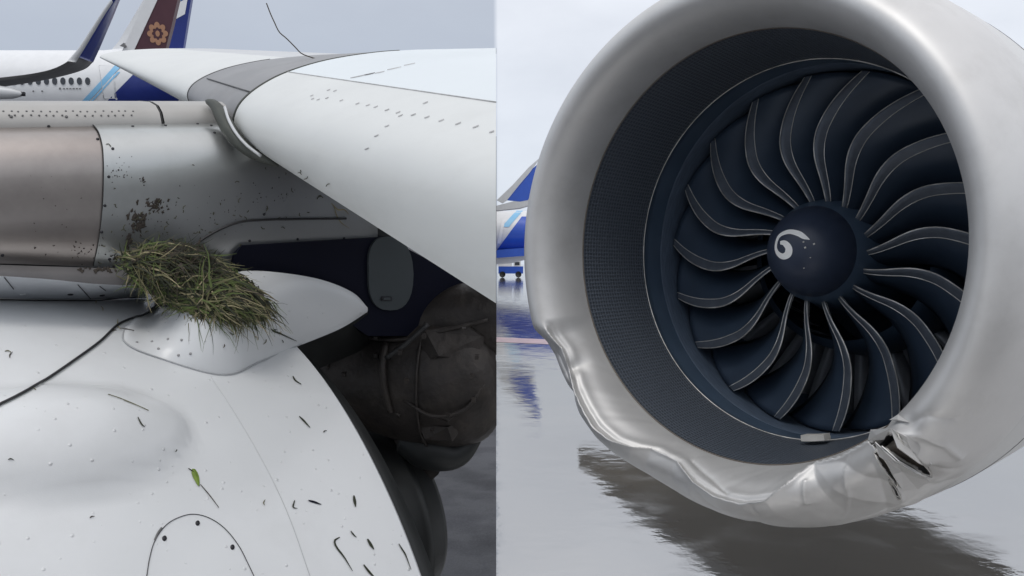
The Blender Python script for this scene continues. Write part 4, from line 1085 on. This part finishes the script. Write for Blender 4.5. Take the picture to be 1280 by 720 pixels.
for k in range(14):
    px_ = 109.5 - k * 10.3; p = surf2(px_, 101.3, .02); y = p.y
    if w0 is None:
        V = [(.13 * cos(a_) , 0, .19 * sin(a_)) for a_ in np.linspace(0, 2 * pi, 13)[:-1]]
        w0 = obj('cabin_window', *slab([Vector(v) + Vector((0, -.02, 0)) for v in V], [Vector(v) + Vector((0, .06, 0)) for v in V]), M_glass, P2, smooth=False); o = w0
    else: o = w0.copy(); COL.objects.link(o); o.parent = P2
    o.location = LW((p.x, y, p.z)) - base_of(P2)
skin([(74, 109.5, 76.5, 109.5), (74, 112, 76.5, 112)], M_tgrey, 'fuselage_lettering', .03, n_=3)
for k in range(6): skin([(79 + k * 4, 110, 81.6 + k * 4, 110), (79 + k * 4, 111.6, 81.6 + k * 4, 111.6)], M_tgrey, 'fuselage_lettering', .03, n_=3)
skin([(41, 113, 43, 113), (41, 115, 43, 115)], M_tgrey, 'service_port', .03, n_=3); skin([(52, 113, 54, 113), (52, 115, 54, 115)], M_tgrey, 'service_port', .03, n_=3)
def fin(par, pxs, d, th, m_, name, dd=0.0):
    A_ = [LR(x, y) * ((d - dd) / LR(x, y).y) for x, y in pxs]
    return obj(name, *(lambda s_: (rel(par, s_[0]), s_[1]))(slab([LW(p + Vector((0, -th / 2, 0))) for p in A_], [LW(p + Vector((0, th / 2, 0))) for p in A_])), m_, par, smooth=False)
fin(P2, [(126, 70), (140, 64), (150, 52), (193, -20), (212, -62), (252, -62), (240, 0), (228, 75), (228, 85), (130, 85)], d2, .30, M_blue, 'tail_fin')
fin(P2, [(126, 70), (140, 64), (150, 52), (193, -20), (212, -62), (222, -62), (205, -20), (166, 50), (156, 72)], d2, .34, M_lwhite, 'fin_leading_edge')
fin(P2, [(224, 3), (236, -4), (238, -30), (232, -30)], d2, .33, M_sky, 'fin_band')
fin(P2, [(216, 27), (232.5, 18), (236, -2), (224, 4)], d2, .335, M_lwhite, 'fin_band')
# (2) maroon tail
d3 = 35.0
P3 = bthing('parked_airliner', LW((-13.5, d3 + 3, gl_z)), 'airliner seen tail first with a maroon fin and flower emblem')
f_ = fin(P3, [(168, 62), (207, 69), (216, 34), (225, -5), (232, -50), (222, -50), (201, -5)], d3, .30, M_maroon, 'tail_fin')
fin(P3, [(155, 64), (170, 63), (201, -4), (222, -50), (208, -50), (186, -4)], d3, .36, M_lwhite, 'fin_leading_edge')
fin(P3, [(153, 58), (158, 54), (161, 58), (160, 60)], d3, .5, M_tgrey, 'antenna')
# flower emblem: eight outlined petals and a centre
pc = LR(197, 42); pc = pc * ((d3 - .17) / pc.y); sc_ = 1 / (F / d3)
ring = []; ringi = []
for k in range(64):
    a_ = 2 * pi * k / 64; r = 9.0 + 3.6 * abs(cos(4 * a_)) ** .8; r2 = 5.2 + 1.6 * abs(cos(4 * a_))
    ring.append(LW(pc + Vector((cos(a_) * r * sc_, 0, sin(a_) * r * 1.08 * sc_)))); ringi.append(LW(pc + Vector((cos(a_) * r2 * sc_, 0, sin(a_) * r2 * 1.08 * sc_))))
obj('flower_emblem', rel(f_, ring + ringi), [(k, (k + 1) % 64, 64 + (k + 1) % 64, 64 + k) for k in range(64)], M_gold, f_, smooth=False)
V = [LW(pc + Vector((cos(2 * pi * k / 16) * 2.6 * sc_, 0, sin(2 * pi * k / 16) * 3.6 * sc_))) for k in range(16)]
obj('emblem_centre', rel(f_, V), [tuple(range(16))], M_gold, f_, smooth=False)
adir = Vector((.72, .69, 0)); V = []
st0 = LR(150, 73); st0 = st0 * (d3 / st0.y)
for s, r, dz in ((0, .08, .0), (.5, .25, -.05), (1.2, .50, -.15), (2.2, .85, -.4), (3.5, 1.25, -.75), (5, 1.6, -1.1), (7, 1.85, -1.35), (10, 1.9, -1.4), (16, 1.9, -1.4)):
    e = Vector((.69, -.72, 0))
    for k in range(28): a_ = 2 * pi * k / 28; V.append(LW(st0 + adir * s + e * r * cos(a_) + Vector((0, 0, dz + r * sin(a_)))))
obj('fuselage', rel(P3, V), gridf(9, 28, closed_c=True), M_lwhite, P3)
# (3) wing tip with upturned blue winglet, nearer
d1 = 24.0
P1 = bthing('airliner_wing', LW((-13, d1, gl_z)), 'grey airliner wing tip with an upturned dark blue winglet')
def loft2(par, A_, B_, dA, dB, th, m_, name, n_=28):
    A_ = smooth_line(A_, n_); B_ = smooth_line(B_, n_); V = []
    for i in range(n_):
        p = LR(*A_[i]); p = LW(p * (dA / p.y)); q_ = LR(*B_[i]); q_ = LW(q_ * (dB / q_.y)); 
        t = (Vector(A_[min(i + 1, n_ - 1)]).to_3d() - Vector(A_[max(i - 1, 0)]).to_3d()); 
        c = q_ - p; tang = Vector((t.x, 0, -t.y)).normalized(); nn = c.cross(tang); nn = nn.normalized() if nn.length > 1e-6 else Vector((0, 1, 0))
        V += [p, p + c * .3 + nn * th, p + c * .7 + nn * th * .7, q_, p + c * .7 - nn * th * .7, p + c * .3 - nn * th]
    return obj(name, rel(par, V), gridf(n_, 6, closed_c=True) + [tuple(range(6)), tuple(range((n_ - 1) * 6, n_ * 6))], m_, par)
loft2(P1, [(-160, 112), (-60, 103), (0, 97), (40, 92), (66, 86), (84, 77), (93, 68)], [(-160, 128), (-60, 117), (0, 109), (40, 103), (75, 96), (105, 87), (117, 77)], d1, d1 + 1.6, .05, M_tgrey, 'wing_panel')
loft2(P1, [(92.5, 69), (105, 51), (118, 31), (131, 11), (138, 2), (143, -3)], [(116.5, 78), (124, 62), (133, 41), (142, 20), (148, 5), (152, -4)], d1, d1 + 1.2, .03, M_blue, 'winglet')
loft2(P1, [(84, 76.5), (98, 60), (112, 39), (126, 17), (135, 4), (139, -1)], [(95, 78), (106, 60), (118, 40), (130, 20), (138, 8), (141, 3)], d1 - .1, d1 - .08, .04, M_greyl, 'winglet_leading_edge')
V = []
for x, r in ((-60, .05), (-40, .16), (-10, .20), (15, .15), (26, .08), (30, .03)):
    p = LR(x, 115 + (x + 10) * .06); p = p * (d1 / p.y)
    for k in range(12): a_ = 2 * pi * k / 12; V.append(LW(p + Vector((0, r * cos(a_), r * sin(a_)))))
ft = obj('flap_track_fairing', rel(P1, V), gridf(6, 12, closed_c=True), M_greyl, P1)
p = LR(28, 117.5); p = LW(p * (d1 / p.y)); V, Fc = box(p, .12, .1, .1); obj('fairing_tip', rel(ft, V), Fc, M_rivet, ft)

# ================================================================== AIRCRAFT BEHIND, RIGHT (in the gap between the slat and the engine)
d5 = 77.0
P5 = bthing('parked_airliner', WP(600, 356, d5), 'airliner with bright blue tail section seen in the gap left of the engine')
def wy(px, py, d): r = WR(px, py); return CAM + r * (d / r.y)
def B5(px, py, off=.02):
    p = wy(px, py, d5); c = max(-1, min(1, (p.z - z5) / r5)); return Vector((p.x, d5 - (r5 + off) * sqrt(max(0, 1 - c * c)), z5 + (r5 + off) * c))
z5 = wy(640, 292, d5).z; r5 = 2.0
V = []
s5 = [(wy(575, 290, d5).x, .5, .6), (wy(595, 290, d5).x, 1.5, .25), (wy(612, 290, d5).x, 2.0, 0), (wy(700, 290, d5).x, 2.0, 0), (wy(860, 290, d5).x, 2.0, 0)]
for x, r, dz in s5:
    for k in range(32): a_ = 2 * pi * k / 32; V.append((x, d5 + r * cos(a_), z5 + dz + r * sin(a_)))
fu5 = obj('fuselage', rel(P5, V), gridf(5, 32, closed_c=True), M_lwhite, P5)
def skin5(rws, m_, name, off=.03, n_=6):
    V = [B5(xa + (xb - xa) * i / (n_ - 1), y, off) for xa, xb, y in rws for i in range(n_)]
    return obj(name, rel(P5, V), gridf(len(rws), n_), m_, P5)
skin5([(652 - (y - 272) * .75, 700, y) for y in np.linspace(272, 318, 10)], M_bluer, 'blue_rear')
skin5([(646 - (y - 264) * .9, 654 - (y - 264) * .85, y) for y in np.linspace(264, 285, 6)], M_sky, 'light_blue_stripe', .04)
skin5([(626 - (y - 285) * .2, 630 - (y - 285) * .2, y) for y in np.linspace(276, 305, 6)], M_lwhite, 'door_outline', .06)
def plate5(par, pxs, d, th, m_, name):
    A_ = [wy(x, y, d) for x, y in pxs]; s_ = slab(A_, [p + Vector((0, th, 0)) for p in A_]); return obj(name, rel(par, s_[0]), s_[1], m_, par, smooth=False)
plate5(P5, [(600, 314), (680, 308), (680, 318), (600, 324)], d5 - 4, 2.5, M_bluer, 'tailplane')
plate5(P5, [(600, 325), (660, 317), (668, 322), (640, 329), (600, 332)], d5 - 3, 2.0, M_lwhite, 'belly_fairing')
for px in (596, 712):
    p = wy(px, 330, d5 - 2); V, Fc = tube([(p.x, p.y, p.z + .6), (p.x, p.y, 0.5)], .14, 8); lg = obj('landing_gear_leg', rel(P5, V), Fc, M_greyl, P5)
    V = [(p.x + .55 * cos(a_), p.y - .3 + .6 * s, .55 + .55 * sin(a_)) for s in (0, 1) for a_ in np.linspace(0, 2 * pi, 17)[:-1]]
    obj('wheel', rel(lg, V), gridf(2, 16, closed_c=True) + [tuple(range(16)), tuple(range(16, 32))], M_seal, lg)
d6 = 60.0
P6 = bthing('airliner_wing', wy(650, 300, d6), 'distant wing tip with a blue winglet just left of the engine lip')
plate5(P6, [(580, 262), (621, 257), (640, 252), (665, 246), (670, 254), (650, 260), (621, 263), (580, 272)], d6, 1.2, M_greyl, 'wing_panel')
plate5(P6, [(632, 250), (650, 228), (662, 214), (678, 200), (668, 235), (660, 250), (650, 252)], d6 - .01, .25, M_bluer, 'winglet')
plate5(P6, [(621, 250), (640, 232), (661, 209), (676, 196), (662, 216), (650, 230), (634, 250), (628, 254)], d6 - .06, .35, M_greyl, 'winglet_leading_edge')
# little tow vehicle under that aircraft
d7 = 112.0
T = thing('tow_tractor', wy(645, 346, d7), 'low blue and white tow tractor parked beneath the blue tailed airliner', 'tractor')
def bb(x0, y0, x1, y1, dep, m_, name, d=d7, par=None):
    A_ = [wy(x0, y1, d), wy(x1, y1, d), wy(x1, y0, d), wy(x0, y0, d)]; s_ = slab(A_, [p + Vector((0, dep, 0)) for p in A_]); p_ = par or T
    return obj(name, rel(p_, s_[0]), s_[1], m_, p_, smooth=False)
bb(623, 333, 654, 342, 2.0, M_bluer, 'chassis'); bb(622, 325, 640, 333, 1.9, M_lwhite, 'bonnet'); cabn = bb(642, 326, 651, 333, 1.8, M_lwhite, 'cab'); bb(643.5, 327.5, 649.5, 331.5, .05, M_glass, 'cab_window', d7 - .08, cabn)
for px in (628, 648):
    p = wy(px, 341, d7 - .1); V = [(p.x + .4 * cos(a_), p.y + .3 * s, .4 + .4 * sin(a_)) for s in (0, 1) for a_ in np.linspace(0, 2 * pi, 13)[:-1]]
    obj('wheel', rel(T, V), gridf(2, 12, closed_c=True) + [tuple(range(12)), tuple(range(12, 24))], M_seal, T)
